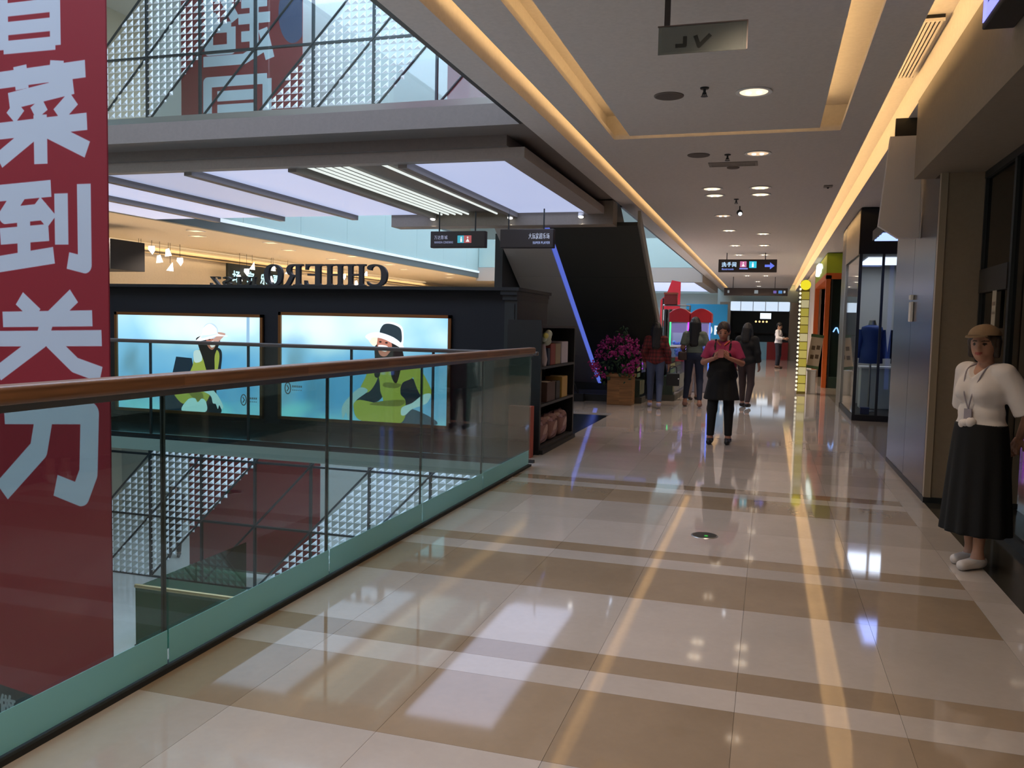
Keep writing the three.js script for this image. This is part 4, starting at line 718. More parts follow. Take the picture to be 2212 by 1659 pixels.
// ---- glass display window (vitrine) with clothes ----
{
  const t = thing('shop_vitrine', 'tall black framed glass display window jutting out beside the blue shop', 'display window', [0, 0, 0]);
  mesh('header_box', bx(1.40, 2.5, 2.82, 3.58, -18.0, -15.4), M.black, t);
  mesh('header_side', bx(1.385, 1.40, 2.82, 3.58, -18.0, -15.4), std(0x6a5c48, 0.25, { metalness: 0.8 }), t);
  mesh('base', bx(1.40, 2.5, 0, 0.1, -18.0, -15.4), M.black, t);
  mesh('post', bx(1.40, 1.45, 0.1, 2.82, -15.45, -15.4), M.steelDark, t); mesh('post', bx(1.76, 1.80, 0.1, 2.82, -15.45, -15.4), M.steelDark, t); mesh('post', bx(1.39, 1.46, 0.1, 2.82, -18.0, -17.9), M.steel, t);
  mesh('post', bx(1.39, 1.55, 0, 3.58, -18.9, -18.0), std(0x55565a, 0.35, { metalness: 0.6 }), t);
  mesh('glass_front', bx(1.45, 1.76, 0.1, 2.82, -15.43, -15.42), M.glassClear, t); mesh('glass_front', bx(1.80, 2.3, 0.1, 2.82, -15.43, -15.42), M.glassClear, t);
  mesh('glass_side', bx(1.415, 1.425, 0.1, 2.82, -17.9, -15.45), M.glassClear, t);
  mesh('back_wall', bx(1.46, 2.5, 0.1, 2.82, -18.0, -17.95), std(0xb4b2aa, 0.6), t);
  mesh('window_lamp', bx(1.6, 2.3, 2.78, 2.815, -17.4, -16.0), glow(0xdfe6ff, 1.5), t);
  area(t, 0xdfe6ff, 3.5, 0.7, 1.4, [1.95, 2.76, -16.7], [1.95, 0, -16.7]).rotation.set(-Math.PI / 2, 0, 0);
  const garment = (label, x, z, col) => {
    const m = thing('mannequin', label, 'mannequin', [x, 0.1, z]);
    mesh('stand', [rod([0, 0, 0], [0, 0.95, 0], 0.018), lathe([[0, 0], [0.13, 0], [0.13, 0.012], [0, 0.02]], 20)], M.steel, m);
    mesh('coat', lathe([[0.0, 0.85], [0.20, 0.86], [0.185, 1.1], [0.15, 1.25], [0.19, 1.42], [0.17, 1.5], [0.06, 1.54], [0.0, 1.54]], 18), col, m);
    mesh('sleeve', rod([0.17, 1.45, 0], [0.23, 0.95, 0.02], 0.055, 0.045), col, m); mesh('sleeve', rod([-0.17, 1.45, 0], [-0.23, 0.95, 0.02], 0.055, 0.045), col, m);
    mesh('collar', lathe([[0.05, 1.53], [0.07, 1.54], [0.05, 1.62], [0.035, 1.62]], 14), M.steel, m);
  };
  garment('mannequin in a blue coat in the display window', 1.74, -16.2, std(0x1d3f86, 0.7)); garment('mannequin in a dark navy coat in the display window', 2.28, -16.3, std(0x12182c, 0.7));
  const p = thing('display_plinth', 'pale low plinth on the display window floor', 'plinth', [1.95, 0.1, -16.95]); mesh('plinth_body', bx(-0.3, 0.3, 0, 0.75, -0.2, 0.2, 0.01), std(0xa9b2b4, 0.4), p); mesh('plinth_top', bx(-0.32, 0.32, 0.75, 0.78, -0.22, 0.22), M.white, p);
  const b = thing('small_box', 'small dark blue box at the foot of the display window', 'box', [1.62, 0.1, -15.6]); mesh('box_body', bx(-0.07, 0.07, 0, 0.1, -0.06, 0.06, 0.006), std(0x1a2a50, 0.4), b); mesh('box_lid', bx(-0.073, 0.073, 0.1, 0.12, -0.063, 0.063, 0.004), std(0x223668, 0.4), b);
}
// blue light columns of the shop beyond the pillar
{
  const bm = glow(0x5a7cf0, 0.7, 0x222244);
  for (const [x, l] of [[2.02, 'left blue glowing column inside the shop entrance'], [2.2, 'right blue glowing column inside the shop entrance']]) {
    const t = thing('light_column', l, 'light column', [x, 0, -14.6], 0, 'blue light columns');
    mesh('tube', bx(-0.035, 0.035, 0.5, 2.75, -0.03, 0.03, 0.01), bm, t); mesh('foot', bx(-0.05, 0.05, 0, 0.5, -0.045, 0.045), M.steelDark, t); mesh('cap', bx(-0.05, 0.05, 2.75, 2.82, -0.045, 0.045), M.steelDark, t);
  }
  const t = thing('shop_light_panel', 'blue white slatted light panel over the blue shop entrance', 'light panel', [1.62, 0, -13.0]);
  mesh('panel_frame', bx(-0.22, 0.5, 2.86, 3.0, -0.6, 0.6), M.black, t);
  for (let i = 0; i < 4; i++) mesh('light_slat', bx(-0.2, 0.48, 2.845, 2.86, -0.5 + i * 0.27, -0.34 + i * 0.27), glow(0x9fb8ff, 1.6), t);
  mesh('hanger', [rod([0, 3.0, -0.4], [0, 3.6, -0.4], 0.012), rod([0, 3.0, 0.4], [0, 3.6, 0.4], 0.012)], M.steelDark, t);
  area(t, 0x8fa8ff, 3.0, 0.6, 1.0, [0.14, 2.82, 0], [0.14, 0, 0]).rotation.set(-Math.PI / 2, 0, 0);
  struct('wall_blue_shop', [bx(2.6, 2.7, 0, 3.6, -15.4, -10.7), bx(1.72, 2.7, 0, 3.6, -10.75, -10.7)], std(0x39405c, 0.4), 'dark blue grey wall of the shop between pillar and display window', 'wall');
}
// ---- green and orange shop ----
{
  const t = thing('green_shop_front', 'small shop front with lime green sign box and orange frame', 'shop front');
  const gb = mesh('sign_box', bx(1.385, 2.6, 3.06, 3.58, -29.8, -24.0), M.green, t);
  mesh('orange_frame', [bx(1.385, 1.52, 0, 3.0, -24.2, -24.0), bx(1.385, 2.6, 2.9, 3.06, -29.8, -24.0), bx(1.385, 1.52, 0, 3.0, -29.8, -29.6)], M.orange, t);
  mesh('dark_window', bx(1.55, 2.6, 0.3, 2.9, -24.1, -24.05), std(0x14241e, 0.2), t);
  mesh('stall_riser', bx(1.55, 2.6, 0, 0.3, -24.15, -24.0), std(0x2a3c34, 0.4), t);
  mesh('window_post', bx(1.5, 1.56, 0, 2.9, -24.2, -24.0), M.steelDark, t);
  const wt = canvas(256, 128, (g) => { g.clearRect(0, 0, 256, 128); g.strokeStyle = '#fff'; g.lineWidth = 20; g.lineCap = 'round'; g.beginPath(); g.moveTo(20, 90); g.bezierCurveTo(60, -20, 70, 150, 110, 60); g.bezierCurveTo(140, 0, 140, 120, 180, 60); g.bezierCurveTo(200, 20, 220, 60, 240, 30); g.stroke(); });
  const pts = [[0, -0.1, -1.3], [0, 0.18, -0.9], [0, -0.14, -0.6], [0, 0.16, -0.2], [0, -0.1, 0.1], [0, 0.1, 0.5], [0, 0.0, 0.8]];
  const s = mesh('white_script', tube(pts, 0.05, 40, 6), glow(0xf2fff2, 1.4), gb); s.position.set(1.34, 3.32, -26.6);
  const n = mesh('neon_mark', tube([[0, 0, 0], [0.08, 0.12, 0], [0.16, -0.04, 0], [0.24, 0.1, 0], [0.32, -0.02, 0], [0.4, 0.1, 0]], 0.018, 30, 6), glow(0x7fb0ff, 1.8), t); n.position.set(1.62, 1.5, -23.98);
}
struct('wall_right_cream', [bx(1.38, 1.6, 0, 3.6, -34, -29.85)], std(0xd9cfc4, 0.5), 'cream wall beyond the green shop', 'wall');
struct('wall_right_end', [bx(1.38, 1.6, 0, 3.6, ZF, -34.05)], std(0x4a4640, 0.4), 'dark shop wall at the far right end', 'wall');
{
  const t = thing('light_tower', 'tall yellow and white light tower standing by the right shops', 'light tower', [0.77, 0, -21.4]);
  mesh('tower_core', bx(-0.09, 0.11, 0, 2.7, -0.1, 0.08), std(0x8a7a30, 0.5), t);
  for (let i = 0; i < 26; i++) mesh('lamp_bead', ball(-0.1, 0.1 + i * 0.1, 0.07, 0.03, 1, 1, 1, 6), glow(0xfff6d8, 1.0), t);
  const cols = [0xf2e27a, 0xe6d85c, 0xfff4c0, 0xd8c850]; for (let i = 0; i < 12; i++) mesh('yellow_panel', bx(-0.07, 0.1, 0.06 + i * 0.2, 0.24 + i * 0.2, 0.08, 0.095), glow(cols[i % 4], 0.36, 0x8a7a3a), t);
  mesh('round_top', (() => { const g = new THREE.CylinderGeometry(0.12, 0.12, 0.06, 20); g.rotateX(Math.PI / 2); g.translate(0.01, 2.6, 0.07); return flat(g); })(), glow(0xffee30, 0.8, 0x554400), t);
  const p = thing('white_pedestal', 'white box pedestal beside the yellow light tower', 'pedestal', [1.0, 0, -21.62]); mesh('pedestal_body', bx(-0.09, 0.11, 0, 0.55, -0.1, 0.1, 0.01), M.white, p); mesh('pedestal_top', bx(-0.1, 0.12, 0.55, 0.58, -0.11, 0.11), M.whiteGloss, p);
  const m = thing('menu_board', 'tilted cream menu board with green edges on the white pedestal', 'menu board', [1.02, 0.605, -21.62], 0); m.rotation.z = -0.12;
  const bd = mesh('board', bx(-0.14, 0.14, 0.06, 0.78, -0.02, 0.02, 0.01), std(0xcfc2ac, 0.6), m); mesh('edge_band', [bx(-0.145, 0.145, 0.0, 0.07, -0.025, 0.025), bx(-0.145, 0.145, 0.76, 0.83, -0.025, 0.025)], std(0x4a6a44, 0.6), m);
  for (const [x, y] of [[-0.05, 0.5], [0.06, 0.52], [-0.05, 0.28], [0.06, 0.3]]) mesh('food_picture', bx(x - 0.04, x + 0.04, y - 0.05, y + 0.05, 0.02, 0.024), std(0x6a5844, 0.7), bd);
}
// ---- far end of the corridor ----
{
  const inM = std(0x6b655d, 0.7), g = structGroup('wall_end_shop', 'dim interior of the shop at the far end of the corridor', 'wall'), z = -46.06;
  mesh('interior_wall', bx(-2.2, 1.15, 0, 2.9, z - 5.1, z - 5), inM, g); mesh('interior_wall', bx(-2.2, -2.1, 0, 2.9, z - 5, z - 0.1), inM, g); mesh('interior_wall', bx(1.05, 1.15, 0, 2.9, z - 5, z - 0.1), inM, g);
  mesh('interior_ceiling', bx(-2.2, 1.15, 2.9, 2.95, z - 5.1, z - 0.1), inM, g); mesh('interior_floor', bx(-2.2, 1.15, -0.1, 0, z - 5.1, z - 1.01), std(0x8f877c, 0.3), g); mesh('rear_shelf', bx(-1.9, 0.9, 1.3, 1.36, z - 4.98, z - 4.6), std(0x5a4634, 0.6), g);
}
{
  const t = thing('end_shop_front', 'dark shop front under a glowing white band closing the corridor', 'shop front', [0, 0, -46]);
  mesh('light_band', bx(-2.0, 0.95, 2.5, 2.98, -0.1, 0.3, 0.05), glow(0xd2e8ff, 0.85, 0xaaaaaa), t);
  for (let i = 0; i < 4; i++) mesh('band_seam', bx(-1.5 + i * 0.62, -1.47 + i * 0.62, 2.5, 2.98, 0.3, 0.31), M.steel, t);
  mesh('lit_menu', bx(-0.5, 0.05, 2.1, 2.4, -0.1, -0.06), glow(0xe8f4ff, 1.2), t); mesh('warm_lamps', [0, 1, 2, 3].map((i) => ball(-0.7 + i * 0.18, 1.95, 0, 0.05)), glow(0xffd28a, 1.6), t);
  mesh('glass_counter', bx(-1.1, -0.1, 0, 0.9, -0.1, 0.3), std(0x7fb4c8, 0.2), t); mesh('red_counter', bx(-0.1, 0.95, 0, 0.9, -0.1, 0.3), std(0x8a1f20, 0.5), t); mesh('side_wall', bx(0.95, 1.37, 0, 2.95, -0.1, 0.2), std(0x8f8676, 0.6), t); mesh('side_wall', bx(-2.55, -2.0, 0, 2.95, -0.1, 0.2), std(0x8f8676, 0.6), t);
  mesh('counter_base', bx(-2.0, -1.1, 0, 0.9, -0.1, 0.3), std(0x2b2c2a, 0.5), t);
}
{
  const t = thing('blue_sign_board', 'large teal blue sign board behind the red arcade machines', 'sign', [0, 0, -32]);
  mesh('board', bx(-3.0, -1.5, 1.15, 2.42, -0.06, 0, 0.01), std(0x0f6f98, 0.5, { emissive: 0x0a5a80, emissiveIntensity: 0.35 }), t); mesh('leg', [bx(-2.9, -2.84, 0, 1.15, -0.05, -0.01), bx(-1.66, -1.6, 0, 1.15, -0.05, -0.01)], M.steelDark, t);
  const g = flat(new TextGeometry('ORI', { font: fontR, size: 0.34, depth: 0.02, curveSegments: 4 })); const m = mesh('white_letters', g, glow(0xcfeaf4, 0.5, 0xcccccc), t); m.position.set(-2.35, 1.3, 0);
}
{
  const t = thing('red_sign', 'red hanging sign with white letters beyond the escalator', 'sign', [-2.9, 0, -26]);
  mesh('sign_panel', prism([[-0.3, 1.55], [0.28, 1.55], [0.28, 2.9], [0.02, 2.95], [-0.14, 2.5], [-0.3, 2.35]], 0.1), std(0xb01c28, 0.5, { emissive: 0xc01c2c, emissiveIntensity: 0.25 }), t);
  mesh('black_patch', bx(-0.24, -0.02, 2.2, 2.4, 0.1, 0.11), M.black, t); mesh('support', rod([0, 0, 0.05], [0, 1.55, 0.05], 0.04), M.steelDark, t);
  const g = flat(new TextGeometry('UN', { font: fontR, size: 0.34, depth: 0.02, curveSegments: 4 })); const m = mesh('white_letters', g, glow(0xffffff, 0.5, 0xeeeeee), t); m.position.set(-0.28, 1.72, 0.105);
}
function clawMachine(label, x, edgeL, edgeR) {
  const t = thing('arcade_machine', label, 'arcade machine', [x, 0, -20.65]);
  const cb = mesh('cabinet', bx(-0.21, 0.21, 0, 0.8, -0.3, 0.3, 0.02), std(0x7c7a86, 0.4), t);
  mesh('glass_case', [bx(-0.2, 0.2, 0.8, 1.66, 0.27, 0.28), bx(-0.2, -0.19, 0.8, 1.66, -0.28, 0.27), bx(0.19, 0.2, 0.8, 1.66, -0.28, 0.27)], M.glassClear, t);
  mesh('back_panel', bx(-0.2, 0.2, 0.8, 1.66, -0.3, -0.28), std(0xc9c6d8, 0.5), t);
  const s = new THREE.Shape(); s.moveTo(-0.23, 1.66); s.lineTo(0.23, 1.66); s.lineTo(0.23, 1.86); s.quadraticCurveTo(0, 2.08, -0.23, 1.86); s.closePath();
  const h = flat(new THREE.ExtrudeGeometry(s, { depth: 0.6, bevelEnabled: true, bevelSize: 0.01, bevelThickness: 0.01, bevelSegments: 1 })); h.translate(0, 0, -0.28); mesh('red_hood', h, std(0xb0202a, 0.4), t);
  mesh('screen', bx(-0.17, 0.17, 1.4, 1.62, 0.281, 0.29), glow(0x9a8ad0, 0.5), t);
  mesh('edge_light', bx(-0.225, -0.195, 0.8, 1.66, 0.26, 0.30), glow(edgeL, 1.3), t); mesh('edge_light', bx(0.195, 0.225, 0.5, 1.66, 0.26, 0.30), glow(edgeR, 1.5), t);
  mesh('control_panel', bx(-0.2, 0.2, 0.72, 0.82, 0.28, 0.42, 0.01), std(0x8d2430, 0.4), cb);
  for (let i = 0; i < 26; i++) { const c = [0x6f8fe8, 0x4a62c8, 0xb8c8ff, 0x8fb0ff][i % 4]; mesh('plush_toy', ball(rr(-0.14, 0.14), rr(0.86, 1.2), rr(-0.15, 0.18), rr(0.04, 0.06), 1, 1, 1, 7), std(c, 0.8), t); }
  area(t, 0xdfe2ff, 4, 0.3, 0.4, [0, 1.64, 0], [0, 0, 0]).rotation.set(-Math.PI / 2, 0, 0);
}
clawMachine('left red topped arcade machine with green and violet edge lights', -2.055, 0x50ff9a, 0xd040ff);
clawMachine('right red topped arcade machine with a bright blue edge light', -1.555, 0xb060ff, 0x4f7cff);
{
  const t = thing('clothes_rack', 'rack of dark hanging garments beside the escalator end', 'clothes rack', [-2.35, 0, -22.4]);
  mesh('rack_frame', [rod([-0.35, 0, 0], [-0.35, 2.1, 0], 0.02), rod([0.35, 0, 0], [0.35, 2.1, 0], 0.02), rod([-0.35, 2.1, 0], [0.35, 2.1, 0], 0.02), rod([-0.35, 0.02, -0.2], [-0.35, 0.02, 0.2], 0.02), rod([0.35, 0.02, -0.2], [0.35, 0.02, 0.2], 0.02)], M.steel, t);
  for (let i = 0; i < 6; i++) mesh('garment', bx(-0.3 + i * 0.11, -0.23 + i * 0.11, 1.0, 2.0, -0.2, 0.2, 0.03), std([0x2a2a2a, 0x4a4640, 0x6a665c, 0x1c1c20, 0x55504a, 0x33302c][i], 0.8), t);
  const r = thing('red_crate', 'small red box high on the rack beside the escalator', 'box', [-2.5, 2.12, -22.4]); mesh('box_body', bx(-0.16, 0.16, 0, 0.26, -0.14, 0.14, 0.01), std(0x7c2018, 0.5), r); mesh('box_lid', bx(-0.17, 0.17, 0.26, 0.31, -0.15, 0.15), std(0x9a4a30, 0.5), r);
}
// ---- across the atrium ----
{
  const L = 'warm square downlight across the atrium';
  for (const [x, z, i] of [[-14.6, -15.5], [-13.4, -17.5], [-14.2, -18.6], [-13.2, -20.4], [-14.0, -22.6], [-13.0, -24.8], [-14.4, -26], [-13.4, -28.4], [-14.0, -31], [-13.2, -34], [-14.2, -36.5], [-13.4, -12.5]].sort((a, b) => b[1] - a[1]).map((p, i) => [...p, i])) {
    const t = thing('square_downlight', `${L}, ${ORD[i]} from the near end`, 'downlight', [x, CH, z], 0, 'warm downlights across the atrium');
    mesh('frame', [bx(-0.16, 0.16, -0.012, 0, -0.16, -0.13), bx(-0.16, 0.16, -0.012, 0, 0.13, 0.16), bx(-0.16, -0.13, -0.012, 0, -0.13, 0.13), bx(0.13, 0.16, -0.012, 0, -0.13, 0.13)], M.white, t); mesh('lamp_face', bx(-0.13, 0.13, -0.008, 0, -0.13, 0.13), glow(0xffdfae, 1.6), t);
    if (Math.round(z * 10) % 3 !== 0) spotDown(t, WARMW, LV.opp, [0, -0.06, 0], 1.2, 0.8, 4);
  }
  const box = thing('navy_sign_box', 'dark navy sign box across the atrium beside the red banner', 'sign', [-15.3, 2.9, -16.2]);
  mesh('box_body', bx(-1.4, 1.0, -0.34, 0.34, -0.6, 0.5, 0.01), M.navy, box); mesh('side_support', bx(-1.2, -0.9, -2.9, -0.34, -0.3, 0.2), M.beige, box);
  // shard lamps
  const shards = [[3.2, -19.12, 0], [2.88, -19.03, 1], [3.34, -19.53, 2], [3.11, -19.85, 0], [3.32, -20.21, 0], [3.11, -20.7, 2], [2.93, -20.28, 1], [3.24, -24.27, 1], [3.02, -23.96, 2], [2.79, -23.58, 0], [3.28, -25.49, 1], [2.86, -25.38, 0], [3.23, -26.42, 1], [3.27, -30.54, 2], [3.06, -31.62, 0], [3.54, -32.44, 1]];   // y, z, shape
  const shapes = [[[-0.16, -0.2], [0.16, -0.14], [0.02, 0.22], [-0.12, 0.16]], [[-0.18, -0.2], [0.16, -0.22], [0.12, 0.22]], [[-0.14, 0.18], [0.14, 0.2], [0.16, -0.02], [0.04, -0.22], [-0.16, 0.02]]];
  shards.forEach(([y, z, k], i) => {
    const p = [-16.4, y, z]; const t = thing('shard_lamp', `white shard shaped lamp across the atrium, ${ORD[i]} counted from the red banner`, 'lamp', p, Math.PI / 2 - 0.5, 'white shard lamps across the atrium');
    const g = prism(shapes[k], 0.05, 0.005); g.translate(0, 0, -0.025); const m = mesh('shade', g, glow(0xffffff, 1.6, 0xffffff), t); m.scale.setScalar(0.55);
    mesh('cord', rod([0, 0.1, 0], [0, CH - p[1], 0], 0.006, 0.006, 5), M.black, t);
  });
  const sg = thing('lit_character_sign', 'dark sign with four glowing pale blue characters across the atrium', 'sign', [-16.5, 2.85, -24.71], Math.PI / 2);
  mesh('sign_board', bx(-1.6, 1.6, -0.35, 0.4, -0.08, 0), std(0x14201c, 0.5), sg);
  ['mi', 'jia', 'le', 'geng'].forEach((k, i) => { const key = k === 'mi' ? 'chang' : k; const tex = canvas(128, 128, (g) => { g.fillStyle = '#000'; g.fillRect(0, 0, 128, 128); han(g, key, 14, 14, 100, 100, 13, '#bff4ff'); }); const m = mesh('lit_character', quadPlane(0.55, 0.5), new THREE.MeshStandardMaterial({ color: 0x14201c, roughness: 0.5, emissive: 0xffffff, emissiveMap: tex, emissiveIntensity: 1.4 }), sg); m.position.set(-1.15 + i * 0.76, 0, 0.004); });
}
// ---- floor box in the paving ----
{
  const t = thing('floor_outlet', 'round metal floor plate with a tiny green lamp set in the paving', 'floor plate', [-0.39, 0, -6.2]);
  mesh('plate', lathe([[0, 0.001], [0.07, 0.001], [0.085, 0.004], [0.09, 0.0]], 32), M.steelDark, t); mesh('rim', lathe([[0.082, 0.003], [0.092, 0.005], [0.096, 0.0]], 32), M.steel, t); mesh('green_lamp', ball(0.012, 0.003, 0.012, 0.014, 1, 0.3, 1), glow(0x30c040, 0.7), t);
}
// ---- lower level guard rail ----
{
  const t = thing('lower_balustrade', 'green glass guard with brass rail on the level below', 'balustrade', [0, -3.85, -11]);
  mesh('glass_panel', bx(-9.6, -8.0, 0.05, 1.0, -0.012, 0.0), glass(0x6fae94), t); mesh('glass_panel', bx(-7.98, -6.0, 0.05, 1.0, -0.012, 0.0), glass(0x6fae94), t);
  mesh('handrail', rod([-9.6, 1.02, -0.006], [-6.0, 1.02, -0.006], 0.035), std(0xa89468, 0.3, { metalness: 0.6 }), t); mesh('base_channel', bx(-9.6, -6.0, 0, 0.06, -0.04, 0.03), M.steelDark, t); mesh('glass_panel', bx(-9.6, -9.588, 0.05, 1.0, -3, 0), glass(0x6fae94), t);
}

// =====================================================================
// PEOPLE: signed distance fields meshed with surface nets
// =====================================================================
const sub3 = (a, b) => [a[0] - b[0], a[1] - b[1], a[2] - b[2]], add3 = (a, b, k = 1) => [a[0] + b[0] * k, a[1] + b[1] * k, a[2] + b[2] * k], dot3 = (a, b) => a[0] * b[0] + a[1] * b[1] + a[2] * b[2];
const nrm = (a) => { const l = Math.hypot(...a) || 1; return [a[0] / l, a[1] / l, a[2] / l]; }, crs = (a, b) => [a[1] * b[2] - a[2] * b[1], a[2] * b[0] - a[0] * b[2], a[0] * b[1] - a[1] * b[0]], mix3 = (a, b, t) => [a[0] + (b[0] - a[0]) * t, a[1] + (b[1] - a[1]) * t, a[2] + (b[2] - a[2]) * t];
const smin = (a, b, k) => { const h = Math.max(k - Math.abs(a - b), 0) / k; return Math.min(a, b) - h * h * k * 0.25; };
function cap(a, b, ra, rb = ra) {   // tapered capsule
  const ba = sub3(b, a), l2 = dot3(ba, ba) || 1e-9;
  return { f: (x, y, z) => { const px = x - a[0], py = y - a[1], pz = z - a[2]; let t = (px * ba[0] + py * ba[1] + pz * ba[2]) / l2; t = t < 0 ? 0 : t > 1 ? 1 : t; return Math.hypot(px - ba[0] * t, py - ba[1] * t, pz - ba[2] * t) - (ra + (rb - ra) * t); } };
}
function ell(c, r) { const m = Math.min(...r); return { f: (x, y, z) => { const q = Math.hypot((x - c[0]) / r[0], (y - c[1]) / r[1], (z - c[2]) / r[2]); return (q - 1) * m * (q > 1 ? 1 + 0 : 1); } }; }
const join = (prims, k) => (x, y, z) => { let d = 9; for (const p of prims) { const v = p.f(x, y, z); if (v < d + k) d = d > 8 ? v : smin(d, v, k); } return d; };
function nets(f, lo, hi, h, color) {
  const n = [0, 1, 2].map((i) => Math.ceil((hi[i] - lo[i]) / h) + 1), [nx, ny, nz] = n, val = new Float32Array(nx * ny * nz), id = (i, j, k) => (k * ny + j) * nx + i;
  for (let k = 0; k < nz; k++) for (let j = 0; j < ny; j++) for (let i = 0; i < nx; i++) val[id(i, j, k)] = f(lo[0] + i * h, lo[1] + j * h, lo[2] + k * h);
  const vid = new Int32Array(nx * ny * nz).fill(-1), pos = [], idx = [];
  const E = [[0, 1], [2, 3], [4, 5], [6, 7], [0, 2], [1, 3], [4, 6], [5, 7], [0, 4], [1, 5], [2, 6], [3, 7]];
  for (let k = 0; k < nz - 1; k++) for (let j = 0; j < ny - 1; j++) for (let i = 0; i < nx - 1; i++) {
    const c = []; let m = 0; for (let q = 0; q < 8; q++) { const v = val[id(i + (q & 1), j + ((q >> 1) & 1), k + (q >> 2))]; c.push(v); if (v < 0) m |= 1 << q; }
    if (m === 0 || m === 255) continue;
    let sx = 0, sy = 0, sz = 0, s = 0;
    for (const [a, b] of E) if ((c[a] < 0) !== (c[b] < 0)) { const t = c[a] / (c[a] - c[b]); sx += (a & 1) + ((b & 1) - (a & 1)) * t; sy += ((a >> 1) & 1) + (((b >> 1) & 1) - ((a >> 1) & 1)) * t; sz += (a >> 2) + ((b >> 2) - (a >> 2)) * t; s++; }
    vid[id(i, j, k)] = pos.length / 3; pos.push(lo[0] + (i + sx / s) * h, lo[1] + (j + sy / s) * h, lo[2] + (k + sz / s) * h);
  }
  const quad = (a, b, c, d, flip) => { if (a < 0 || b < 0 || c < 0 || d < 0) return; flip ? idx.push(a, c, b, a, d, c) : idx.push(a, b, c, a, c, d); };
  for (let k = 1; k < nz - 1; k++) for (let j = 1; j < ny - 1; j++) for (let i = 1; i < nx - 1; i++) {
    const v = val[id(i, j, k)] < 0;
    if (v !== (val[id(i + 1, j, k)] < 0)) quad(vid[id(i, j - 1, k - 1)], vid[id(i, j, k - 1)], vid[id(i, j, k)], vid[id(i, j - 1, k)], !v);
    if (v !== (val[id(i, j + 1, k)] < 0)) quad(vid[id(i - 1, j, k - 1)], vid[id(i - 1, j, k)], vid[id(i, j, k)], vid[id(i, j, k - 1)], !v);
    if (v !== (val[id(i, j, k + 1)] < 0)) quad(vid[id(i - 1, j - 1, k)], vid[id(i, j - 1, k)], vid[id(i, j, k)], vid[id(i - 1, j, k)], !v);
  }
  const g = new THREE.BufferGeometry(); g.setAttribute('position', new THREE.Float32BufferAttribute(pos, 3)); g.setIndex(idx); g.computeVertexNormals();
  const uv = new Float32Array(pos.length / 3 * 2), col = new Float32Array(pos.length);
  for (let i = 0; i < pos.length / 3; i++) { uv[2 * i] = pos[3 * i] + pos[3 * i + 2]; uv[2 * i + 1] = pos[3 * i + 1]; const c = color ? color(pos[3 * i], pos[3 * i + 1], pos[3 * i + 2]) : [1, 1, 1]; col.set(c, 3 * i); }
  g.setAttribute('uv', new THREE.BufferAttribute(uv, 2)); g.setAttribute('color', new THREE.BufferAttribute(col, 3)); return flat(g);
}
// five-fingered hand: wrist point, pointing direction, palm normal, thumb side, curl 0..1
function handPrims(w, dir, pn, side, curl, s = 1) {
  dir = nrm(dir); pn = nrm(sub3(pn, [dir[0] * dot3(pn, dir), dir[1] * dot3(pn, dir), dir[2] * dot3(pn, dir)])); let sd = crs(dir, pn); if (side < 0) sd = sd.map((v) => -v);
  const P = (a, b, c) => add3(add3(add3(w, dir, a * s), sd, b * s), pn, c * s), out = [cap(P(0, 0, 0), P(0.03, 0, 0), 0.022 * s, 0.026 * s), cap(P(0.03, 0.018, 0), P(0.08, 0.026, 0), 0.016 * s, 0.013 * s), cap(P(0.03, -0.016, 0), P(0.078, -0.026, 0), 0.016 * s, 0.012 * s), cap(P(0.03, 0, 0), P(0.082, 0, 0), 0.016 * s, 0.013 * s)];
  const L = [0.066, 0.074, 0.070, 0.054], O = [0.029, 0.010, -0.010, -0.029];
  for (let i = 0; i < 4; i++) { let p = P(0.084, O[i], 0), ang = 0; for (let j = 0; j < 3; j++) { ang += curl * [0.7, 0.9, 0.6][j]; const l = L[i] * [0.45, 0.32, 0.25][j] * s, q = add3(add3(p, dir, Math.cos(ang) * l), pn, Math.sin(ang) * l); out.push(cap(p, q, (0.0095 - j * 0.0008) * s, (0.0087 - j * 0.0008) * s)); p = q; } }
  out.push(cap(P(0.022, 0.022, 0.004), P(0.05, 0.048, 0.014), 0.013 * s, 0.011 * s), cap(P(0.05, 0.048, 0.014), P(0.085, 0.046, 0.026 + 0.02 * curl), 0.011 * s, 0.009 * s)); return out;
}
const lin = (hex) => { const c = new THREE.Color(hex); return [c.r, c.g, c.b]; };
